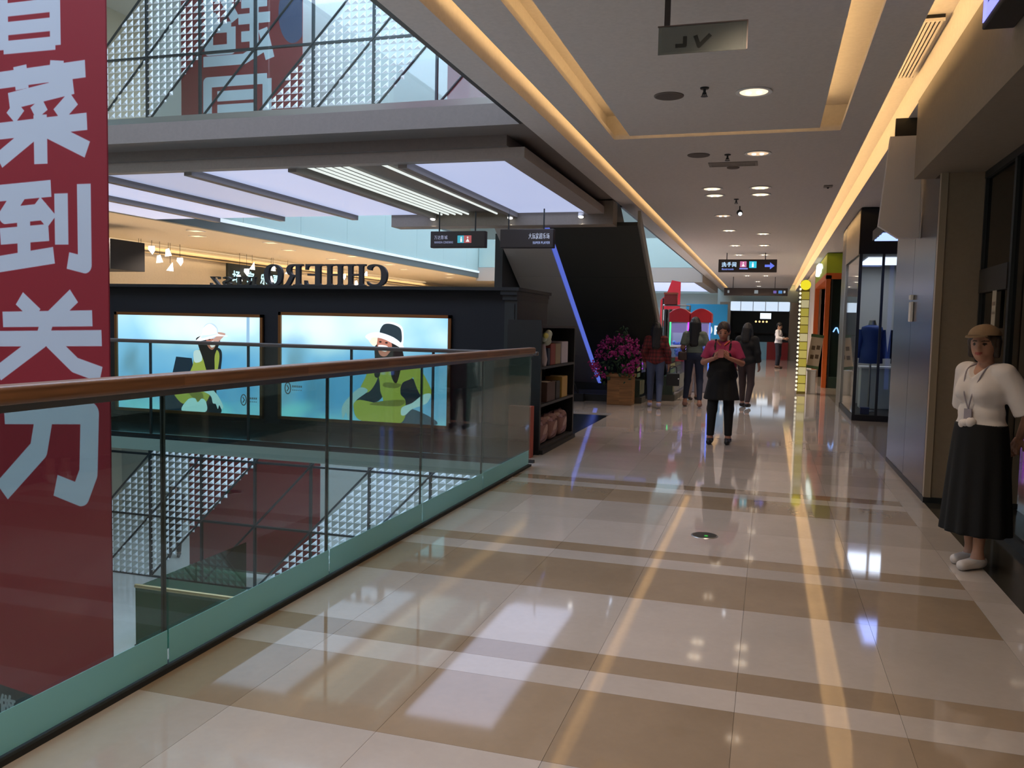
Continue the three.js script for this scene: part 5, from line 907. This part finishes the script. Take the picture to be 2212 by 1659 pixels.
function person(o) {
  const s = (o.h ?? 1.65) / 1.65, t = thing('person', o.label, 'person', o.pos, o.turn ?? 0), fine = o.fine ?? 0.011;
  const J = { pel: [0, 0.92, 0], chest: [0, 1.22, 0], neck: [0, 1.39, -0.012], head: [0, 1.525, 0.02], shL: [0.165, 1.335, -0.01], shR: [-0.165, 1.335, -0.01], hipL: [0.085, 0.88, 0], hipR: [-0.085, 0.88, 0],
    knL: [0.095, 0.47, 0.02], knR: [-0.095, 0.47, 0.02], anL: [0.095, 0.085, -0.01], anR: [-0.095, 0.085, -0.01], elL: [0.22, 1.08, -0.02], elR: [-0.22, 1.08, -0.02], wrL: [0.23, 0.85, 0.05], wrR: [-0.23, 0.85, 0.05], ...(o.joints ?? {}) };
  const ht = o.headTurn ?? 0, ct = Math.cos(ht), st = Math.sin(ht), tl = o.headTilt ?? 0;
  const HD = (x, y, z) => { const y2 = y * Math.cos(tl) - z * Math.sin(tl), z2 = y * Math.sin(tl) + z * Math.cos(tl); return add3(J.head, [x * ct + z2 * st, y2, -x * st + z2 * ct]); };   // head-local point
  const wide = o.wide ?? 1;
  const torso = (i) => [cap([-0.065 * wide, 0.93, 0], [0.065 * wide, 0.93, 0], 0.10 + i), cap([-0.05 * wide, 1.06, 0.005], [0.05 * wide, 1.06, 0.005], 0.085 * wide + i), cap([-0.07 * wide, 1.22, 0], [0.07 * wide, 1.22, 0], 0.095 + i), cap([-0.125, 1.335, -0.012], [0.125, 1.335, -0.012], 0.045 + i), cap([0, 1.0, 0], [0, 1.3, 0], 0.09 + i), ...(o.bust ? [cap([0.065, 1.215, 0.075], [0.068, 1.2, 0.08], 0.045 + i), cap([-0.065, 1.215, 0.075], [-0.068, 1.2, 0.08], 0.045 + i)] : [])];
  const sleeve = (S, th, loose, to) => {   // garment sleeve, cut square at its end
    const sh = J['sh' + S], el = J['el' + S], wr = J['wr' + S];
    if (to <= 1) { const e = mix3(sh, el, to), d = nrm(sub3(el, sh)), c = cap(sh, el, 0.045 + th, 0.04 + th + loose); return [{ f: (x, y, z) => Math.max(c.f(x, y, z), dot3(sub3([x, y, z], e), d)) }]; }
    const e = mix3(el, wr, to - 1), d = nrm(sub3(wr, el)), c = cap(el, wr, 0.037 + th + loose * 0.6, 0.03 + th + loose); return [cap(sh, el, 0.045 + th, 0.038 + th + loose * 0.6), { f: (x, y, z) => Math.max(c.f(x, y, z), dot3(sub3([x, y, z], e), d)) }];
  };
  const arm = (S, i, to = 2) => { const sh = J['sh' + S], el = J['el' + S], wr = J['wr' + S]; const a = [cap(sh, to < 1 ? mix3(sh, el, to) : el, 0.047 + i, (to < 1 ? 0.043 : 0.037) + i)]; if (to > 1) a.push(cap(el, to < 2 ? mix3(el, wr, to - 1) : wr, 0.037 + i, 0.026 + i)); return a; };
  const leg = (S, i, k = 1) => [cap(J['hip' + S], J['kn' + S], 0.082 * k + i, 0.055 * k + i), cap(J['kn' + S], J['an' + S], 0.055 * k + i, 0.036 + i)];
  const foot = (S, i) => { const a = J['an' + S], d = o.foot?.[S] ?? [0, 0, 1], lift = o.lift?.[S] ?? 0; return [cap(add3(a, [0, -0.035, -0.03]), add3(a, [d[0] * 0.13, -0.05 - lift, d[2] * 0.13]), 0.034 + i, 0.028 + i), cap(a, add3(a, [0, -0.03, 0]), 0.036 + i)]; };
  const skinC = lin(o.skin ?? 0xc99a7c), lip = lin(0x9c4a44), eye = lin(0x1c1512), brow = lin(0x3a2a22);
  const faceCol = (x, y, z) => { const L = sub3([x, y, z], J.head), lx = L[0] * ct - L[2] * st, lz0 = L[0] * st + L[2] * ct, ly = L[1] * Math.cos(tl) + lz0 * Math.sin(tl), lz = -L[1] * Math.sin(tl) + lz0 * Math.cos(tl); if (lz > 0.04) { if (Math.hypot((Math.abs(lx) - 0.03) / 1.5, ly - 0.006) < 0.0085) return eye; if (Math.abs(Math.abs(lx) - 0.032) < 0.018 && Math.abs(ly - 0.027) < 0.004) return brow; if (Math.abs(lx) < 0.022 && Math.abs(ly + 0.056) < 0.008) return lip; } return skinC; };
  const skinM = std(0xffffff, 0.6, { vertexColors: true });
  // body: one continuous skin, with finer grids for head and hands
  const bodyP = [...torso(-0.006), cap(J.neck, add3(J.head, [0, -0.06, -0.02]), 0.05, 0.047), ...arm('L', 0), ...arm('R', 0), ...leg('L', -0.004), ...leg('R', -0.004), ...foot('L', -0.004), ...foot('R', -0.004)];
  const all = Object.values(J), lo = [0, 1, 2].map((i) => Math.min(...all.map((p) => p[i])) - 0.17), hi = [0, 1, 2].map((i) => Math.max(...all.map((p) => p[i])) + 0.17); lo[1] = -0.03;
  const geos = [nets(join(bodyP, 0.035), lo, hi, fine, () => skinC)];
  const headP = [ell(HD(0, 0.025, -0.012), [0.076, 0.098, 0.092]), ell(HD(0, -0.03, 0.02), [0.06, 0.08, 0.072]), cap(HD(0, -0.085, 0.055), HD(0, -0.08, 0.06), 0.028), cap(HD(0, 0.012, 0.083), HD(0, -0.022, 0.098), 0.009, 0.013), cap(HD(0, -0.056, 0.082), HD(0, -0.057, 0.084), 0.014), ell(HD(0.076, -0.005, -0.015), [0.014, 0.028, 0.018]), ell(HD(-0.076, -0.005, -0.015), [0.014, 0.028, 0.018]), cap(J.neck, add3(J.head, [0, -0.06, -0.02]), 0.05, 0.047)];
  geos.push(nets(join(headP, 0.022), add3(J.head, [-0.13, -0.17, -0.14]), add3(J.head, [0.13, 0.15, 0.15]), o.fine ? 0.007 : 0.006, faceCol));
  for (const S of ['L', 'R']) { const h = o.hands?.[S] ?? { dir: sub3(J['wr' + S], J['el' + S]), pn: [S === 'L' ? -1 : 1, 0, 0.2], side: S === 'L' ? -1 : 1, curl: 0.35 }; const w = J['wr' + S]; geos.push(nets(join(handPrims(w, h.dir, h.pn, h.side, h.curl), 0.007), add3(w, [-0.2, -0.2, -0.2]), add3(w, [0.2, 0.2, 0.2]), 0.0055, () => skinC)); }
  const body = mesh('body', geos, skinM, t);
  // clothes
  const cut = (f, ...pl) => (x, y, z) => { let d = f(x, y, z); for (const q of pl) d = Math.max(d, q(x, y, z)); return d; };
  if (o.top) {
    const T = o.top, th = T.th ?? 0.014, hem = T.hem ?? 0.93, nk = T.neck ?? 1.385;
    const f = cut(join([...torso(th), ...sleeve('L', th * 0.85, T.loose ?? 0, T.sleeve), ...sleeve('R', th * 0.85, T.loose ?? 0, T.sleeve), cap([0, 1.34, -0.012], [0, nk, -0.015], 0.066, 0.058)], 0.03), (x, y) => hem - y, (x, y, z) => y - (nk + 0.01 + Math.max(0, Math.abs(x) - 0.07) * 2 - Math.max(0, z) * (T.vneck ?? 0.35) * Math.max(0, 1 - Math.abs(x) / 0.12)), ...(T.sleeve < 1 ? [] : []));
    mesh('top', nets(f, [lo[0], hem - 0.03, lo[2]], hi, fine, T.col), std(T.color, 0.8, { vertexColors: true, bumpMap: fabricB, bumpScale: 0.001 }), t);
  }
  if (o.pants) {
    const P = o.pants, f = cut(join([cap([-0.07 * wide, 0.93, 0], [0.07 * wide, 0.93, 0], 0.112), cap([0, 0.97, 0], [0, 1.02, 0], 0.1), ...leg('L', P.th ?? 0.012, 1), ...leg('R', P.th ?? 0.012, 1)], 0.03), (x, y) => y - (P.waist ?? 1.03), (x, y) => (P.hem ?? 0.1) - y);
    mesh('trousers', nets(f, [lo[0], 0.02, lo[2]], [hi[0], 1.1, hi[2]], fine), std(P.color, 0.8, { vertexColors: true, bumpMap: fabricB, bumpScale: 0.001 }), t);
  }
  if (o.skirt) {
    const K = o.skirt, f = (x, y, z) => { const u = (K.waist - y) / (K.waist - K.hem), a = Math.atan2(z, x), r = K.r0 + (K.r1 - K.r0) * Math.pow(Math.max(0, Math.min(1, u)), K.p ?? 0.6) + Math.max(0, u) * 0.012 * Math.sin(a * (K.folds ?? 9)); return Math.max(Math.hypot(x, z * (K.flat ?? 1.2)) - r, y - K.waist, K.hem - y) * 0.8; };
    mesh('skirt', nets(f, [-0.42, K.hem - 0.04, -0.42], [0.42, K.waist + 0.04, 0.42], fine), std(K.color, 0.85, { vertexColors: true, bumpMap: fabricB, bumpScale: 0.001 }), t);
  }
  if (o.apron) {   // bib apron with skirt and straps
    const A = o.apron, f = join([...torso(0.026)], 0.05), g = (x, y, z) => Math.max(f(x, y, z), y - (1.235 - Math.max(0, Math.abs(x) - 0.11) * 3), 0.9 - y, -(z + 0.02)), k = (x, y, z) => { const u = (1.0 - y) / (1.0 - A.hem); return Math.max(Math.hypot(x, z * 1.15) - (0.165 + 0.075 * Math.max(0, u) + 0.01 * Math.sin(Math.atan2(z, x) * 8) * Math.max(0, u)), y - 1.0, A.hem - y) * 0.85; };
    mesh('apron', nets((x, y, z) => Math.min(g(x, y, z), k(x, y, z)), [-0.4, A.hem - 0.04, -0.36], [0.4, 1.3, 0.36], fine), std(A.color, 0.85, { vertexColors: true }), t);
    for (const q of [-1, 1]) mesh('apron_strap', nets(join([cap([q * 0.085, 1.22, 0.115], [q * 0.10, 1.32, 0.075], 0.014), cap([q * 0.10, 1.32, 0.075], [q * 0.10, 1.40, -0.01], 0.014), cap([q * 0.10, 1.40, -0.01], [q * 0.05, 1.2, -0.11], 0.014)], 0.01), [-0.2, 1.15, -0.18], [0.2, 1.45, 0.18], 0.008), std(A.color, 0.85, { vertexColors: true }), t);
  }
  if (o.shoes) for (const S of ['L', 'R']) { const a = J['an' + S]; mesh('shoe', nets((x, y, z) => Math.max(join(foot(S, 0.008), 0.02)(x, y, z), -(y - a[1] + 0.086), y - a[1] - (o.shoes.cuff ?? -0.005)), add3(a, [-0.22, -0.14, -0.22]), add3(a, [0.22, 0.1, 0.26]), 0.008), std(o.shoes.color, 0.5, { vertexColors: true }), t); }
  if (o.hair) {
    const H = o.hair, scalp = join([ell(HD(0, 0.032, -0.022), [0.088, 0.106, 0.10])], 0.02), cutF = (x, y, z) => { const L = sub3([x, y, z], J.head), lx = L[0] * ct - L[2] * st, lz0 = L[0] * st + L[2] * ct, ly = L[1] * Math.cos(tl) + lz0 * Math.sin(tl), lz = -L[1] * Math.sin(tl) + lz0 * Math.cos(tl); return ((lz > 0.0) ? (0.068 - Math.hypot(lx, (ly + 0.035) * 0.72)) : -0.05); };
    const parts = [];
    if (H.style === 'long') parts.push(cap(HD(0.03, 0.0, -0.075), add3(J.head, [0.03, -H.len, -0.115]), 0.06, 0.055), cap(HD(-0.03, 0.0, -0.075), add3(J.head, [-0.03, -H.len, -0.115]), 0.06, 0.05), cap(HD(0.075, 0.0, -0.02), add3(J.head, [0.10, -H.len * 0.6, -0.05]), 0.03, 0.028), cap(HD(-0.075, 0.0, -0.02), add3(J.head, [-0.10, -H.len * 0.6, -0.05]), 0.03, 0.028));
    if (H.style === 'bun') parts.push(ell(HD(0, 0.02, -0.125), [0.055, 0.05, 0.045]), cap(HD(0.07, -0.03, -0.04), HD(0.05, -0.06, -0.07), 0.022), cap(HD(-0.07, -0.03, -0.04), HD(-0.05, -0.06, -0.07), 0.022));
    if (H.style === 'bob') parts.push(cap(HD(0.075, 0.02, -0.01), HD(0.078, -0.07, -0.01), 0.03, 0.022), cap(HD(-0.075, 0.02, -0.01), HD(-0.078, -0.07, -0.01), 0.03, 0.022), ell(HD(0, -0.01, -0.07), [0.085, 0.09, 0.05]));
    const f0 = join([{ f: scalp }, ...parts], 0.03), rough = (x, y, z) => 0.003 * Math.sin(x * 190 + y * 30) * Math.sin(z * 150 + y * 24);
    mesh('hair', nets((x, y, z) => Math.max(f0(x, y, z) + rough(x, y, z), cutF(x, y, z)), add3(J.head, [-0.22, -(H.len ?? 0.12) - 0.1, -0.24]), add3(J.head, [0.22, 0.18, 0.16]), 0.0075), std(H.color, 0.55, { vertexColors: true }), t);
  }
  t.scale.setScalar(s); o.extra?.(t, J, HD); return t;
}
const DARKHAIR = 0x14100f;
// staff woman at the dark entrance
person({
  label: 'woman in white short sleeved shirt and long black skirt standing by the dark shop entrance', pos: [1.33, 0, -6.05], turn: -0.95, h: 1.56, fine: 0.009, bust: true, skin: 0xb98a72, headTurn: 0.4, headTilt: 0.05,
  joints: { elL: [0.25, 1.08, -0.13], elR: [-0.25, 1.08, -0.13], wrL: [0.09, 0.9, -0.25], wrR: [-0.06, 0.88, -0.26], anL: [0.07, 0.085, 0.04], anR: [-0.07, 0.085, -0.05], knL: [0.08, 0.47, 0.03], knR: [-0.08, 0.47, -0.01] },
  hands: { L: { dir: [-0.45, -0.85, -0.05], pn: [0, 0.2, -1], side: 1, curl: 0.5 }, R: { dir: [0.5, -0.85, 0.0], pn: [0, 0.2, -1], side: -1, curl: 0.5 } },
  top: { color: 0xe2dad6, sleeve: 0.95, loose: 0.035, th: 0.022, hem: 0.98, neck: 1.38, vneck: 0.9 },
  skirt: { color: 0x070708, waist: 0.99, hem: 0.24, r0: 0.172, r1: 0.235, folds: 11, p: 0.75 }, shoes: { color: 0xcfc8c4, cuff: -0.01 }, hair: { style: 'bob', color: 0x3a2c22 },
  extra: (t, J, HD) => {
    const capM = std(0x8a7054, 0.8);
    const c = HD(0, 0.055, -0.012), g = new THREE.SphereGeometry(0.1, 20, 10, 0, 6.283, 0, 1.5); g.scale(1, 0.82, 1.08); g.translate(...c); mesh('cap_crown', flat(g), capM, t);
    const b = new THREE.CylinderGeometry(0.085, 0.088, 0.01, 24, 1, false, -1.25, 2.5); b.scale(1, 1, 1.15); b.rotateX(0.12); b.translate(...HD(0, 0.062, 0.062)); mesh('cap_brim', flat(b), std(0x7a6248, 0.8), t);
    const tp = t.children.find((c) => c.name === 'top'); mesh('shirt_knot', [ball(0.03, 1.0, 0.125, 0.036), ball(-0.03, 0.985, 0.13, 0.03), ball(0.0, 0.995, 0.14, 0.026)], std(0xe2dad6, 0.8), tp);
    mesh('lanyard', [tube([[0.055, 1.40, -0.03], [0.07, 1.36, 0.07], [0.04, 1.2, 0.135], [0.01, 1.09, 0.135]], 0.005, 20, 5), tube([[-0.055, 1.40, -0.03], [-0.07, 1.36, 0.07], [-0.03, 1.2, 0.135], [0.01, 1.09, 0.135]], 0.005, 20, 5), bx(-0.02, 0.04, 1.02, 1.09, 0.13, 0.138)], std(0x9a929a, 0.6), t);
  },
});
// woman in pink with apron, walking towards the viewer
person({
  label: 'woman in pink polo shirt and black apron walking forward looking at her phone', pos: [-0.57, 0, -11.4], turn: -0.05, h: 1.60, wide: 1.25, bust: true, skin: 0xa87460, headTilt: 0.32,
  joints: { elL: [0.25, 1.10, 0.02], elR: [-0.25, 1.10, 0.02], wrL: [0.095, 1.17, 0.22], wrR: [-0.085, 1.16, 0.23], anL: [0.11, 0.085, 0.02], anR: [-0.12, 0.085, 0.10], knL: [0.105, 0.47, 0.02], knR: [-0.11, 0.47, 0.07], head: [0, 1.515, 0.045] },
  hands: { L: { dir: [-0.55, 0.55, 0.35], pn: [-0.5, 0.3, -0.7], side: -1, curl: 0.7 }, R: { dir: [0.55, 0.5, 0.35], pn: [0.5, 0.3, -0.7], side: 1, curl: 0.7 } },
  top: { color: 0x9a2852, sleeve: 0.8, loose: 0.02, th: 0.016, hem: 0.96, neck: 1.39 }, pants: { color: 0x0b0b0d, hem: 0.11 }, apron: { color: 0x08080a, hem: 0.6 }, shoes: { color: 0x141012 }, hair: { style: 'bun', color: 0x2c1c16 },
  extra: (t) => { const tp = t.children.find((c) => c.name === 'top'); mesh('polo_collar', [tube([[0.07, 1.395, -0.03], [0.075, 1.385, 0.045], [0.02, 1.33, 0.1]], 0.012, 14, 6), tube([[-0.07, 1.395, -0.03], [-0.075, 1.385, 0.045], [-0.02, 1.33, 0.1]], 0.012, 14, 6)], std(0xc05a3c, 0.7), tp); },
});
{
  const p = thing('phone', 'small phone held in both hands by the woman in the black apron', 'phone', [-0.585, 1.19, -11.12]); p.rotation.set(-0.7, -0.05, 0);
  const pb = mesh('phone_body', bx(-0.036, 0.036, -0.07, 0.07, -0.004, 0.004, 0.003), std(0x7a2a30, 0.4), p); mesh('phone_screen', bx(-0.033, 0.033, -0.066, 0.066, -0.0045, -0.004), M.black, pb);
}
// two women walking away
const plaid = (x, y, z) => { const a = Math.sin((x + z) * 90) > 0.2, b = Math.sin(y * 90) > 0.2, c = a && b ? 0.25 : a || b ? 0.55 : 1; return [c, c * 0.9, c * 0.9]; };
person({
  label: 'woman in red checked shirt and blue jeans walking away past the planter', pos: [-2.03, 0, -16.0], turn: Math.PI + 0.1, h: 1.60, skin: 0xa87c66,
  joints: { elR: [-0.23, 1.08, -0.03], wrR: [-0.25, 0.84, 0.02], elL: [0.22, 1.08, -0.05], wrL: [0.2, 0.88, 0.05], knL: [0.09, 0.48, 0.10], anL: [0.09, 0.085, 0.14], knR: [-0.09, 0.47, 0.0], anR: [-0.09, 0.12, -0.24] }, lift: { R: 0.03 },
  top: { color: 0x6a1a1c, sleeve: 1.9, loose: 0.012, th: 0.02, hem: 0.84, col: plaid }, pants: { color: 0x3c4660, hem: 0.13 }, shoes: { color: 0x9a96b0 }, hair: { style: 'long', len: 0.34, color: DARKHAIR },
});
{
  const b = thing('handbag', 'black handbag carried by the woman in the red checked shirt', 'bag', [-1.70, 0.42, -16.02], 0.1);
  mesh('bag_body', bx(-0.12, 0.12, 0, 0.24, -0.05, 0.05, 0.02), M.black, b); mesh('bag_handle', [tube([[-0.07, 0.24, 0.02], [-0.05, 0.36, 0.02], [0.05, 0.36, 0.02], [0.07, 0.24, 0.02]], 0.008, 16, 5), tube([[-0.07, 0.24, -0.02], [-0.05, 0.36, -0.02], [0.05, 0.36, -0.02], [0.07, 0.24, -0.02]], 0.008, 16, 5)], M.black, b); mesh('buckle', ball(0.1, 0.14, 0.05, 0.018), M.chrome, b);
}
person({
  label: 'woman in grey green striped top and dark jeans walking away with long black hair', pos: [-1.36, 0, -16.5], turn: Math.PI - 0.05, h: 1.72, skin: 0x9c6e58,
  joints: { elL: [0.21, 1.09, -0.03], wrL: [0.17, 0.9, 0.10], elR: [-0.24, 1.1, 0.0], wrR: [-0.22, 0.98, 0.16], knL: [0.12, 0.48, 0.10], anL: [0.15, 0.085, 0.05], knR: [-0.11, 0.48, 0.02], anR: [-0.15, 0.1, -0.2], hipL: [0.09, 0.88, 0], hipR: [-0.09, 0.88, 0] },
  top: { color: 0x6a7468, sleeve: 0.8, loose: 0.016, th: 0.016, hem: 1.0, col: (x, y) => Math.sin(y * 260) > 0 ? [1, 1, 1] : [0.7, 0.72, 0.7] }, pants: { color: 0x141e36, hem: 0.15, th: 0.008 }, shoes: { color: 0x7c5a50 }, hair: { style: 'long', len: 0.36, color: 0x0a0808 },
  extra: (t) => { mesh('shoulder_bag', [bx(0.12, 0.28, 0.86, 1.02, -0.14, -0.06, 0.03)], std(0x3a2c28, 0.6), t); mesh('bag_strap', tube([[0.2, 1.02, -0.12], [0.05, 1.2, -0.135], [-0.1, 1.36, -0.06], [-0.1, 1.38, 0.0], [0.02, 1.2, 0.13], [0.18, 1.02, -0.02]], 0.008, 30, 5), std(0x1c1614, 0.6), t); },
});
person({
  label: 'short person in pale lilac top and trousers beyond the two walking women', pos: [-1.5, 0, -18.2], turn: 0.5, h: 1.34, fine: 0.014, skin: 0xa88272,
  top: { color: 0x8a8098, sleeve: 1.6, th: 0.02, hem: 0.85 }, pants: { color: 0xa0908e, hem: 0.12 }, shoes: { color: 0x40383a }, hair: { style: 'bun', color: 0xb0aca6 },
});
person({
  label: 'person in black clothes half hidden behind the woman with the apron', pos: [-0.40, 0, -16.9], turn: Math.PI - 0.3, h: 1.63, fine: 0.013, skin: 0x9c7464,
  joints: { knL: [0.09, 0.48, 0.08], anL: [0.09, 0.085, 0.1], anR: [-0.09, 0.1, -0.14] }, top: { color: 0x0e0e10, sleeve: 1.8, th: 0.026, hem: 0.8 }, pants: { color: 0x3a2c2c, hem: 0.12 }, shoes: { color: 0x181416 }, hair: { style: 'long', len: 0.2, color: DARKHAIR },
});
person({
  label: 'man in white shirt and dark trousers standing far down the corridor looking down', pos: [0.36, 0, -35.4], turn: Math.PI / 2 - 0.3, h: 1.82, fine: 0.014, skin: 0xa07c68, headTilt: 0.4,
  joints: { elL: [0.2, 1.1, 0.02], wrL: [0.1, 1.08, 0.24], elR: [-0.2, 1.1, 0.02], wrR: [-0.08, 1.06, 0.24] }, top: { color: 0xdcdce2, sleeve: 1.7, loose: 0.01, th: 0.02, hem: 0.9 }, pants: { color: 0x1c2030, hem: 0.1 }, shoes: { color: 0x4a2c1c }, hair: { style: 'crop', color: DARKHAIR },
});
person({
  label: 'person in dark clothes standing behind the patterned screen on the level below', pos: [-12.55, -3.85, -15.6], turn: 0.6, h: 1.68, fine: 0.014, skin: 0x8a6a58,
  top: { color: 0x1c1a1a, sleeve: 1.8, th: 0.024, hem: 0.8 }, pants: { color: 0x15151a, hem: 0.1 }, shoes: { color: 0x101010 }, hair: { style: 'bob', color: DARKHAIR },
});

renderer.render(scene, camera);
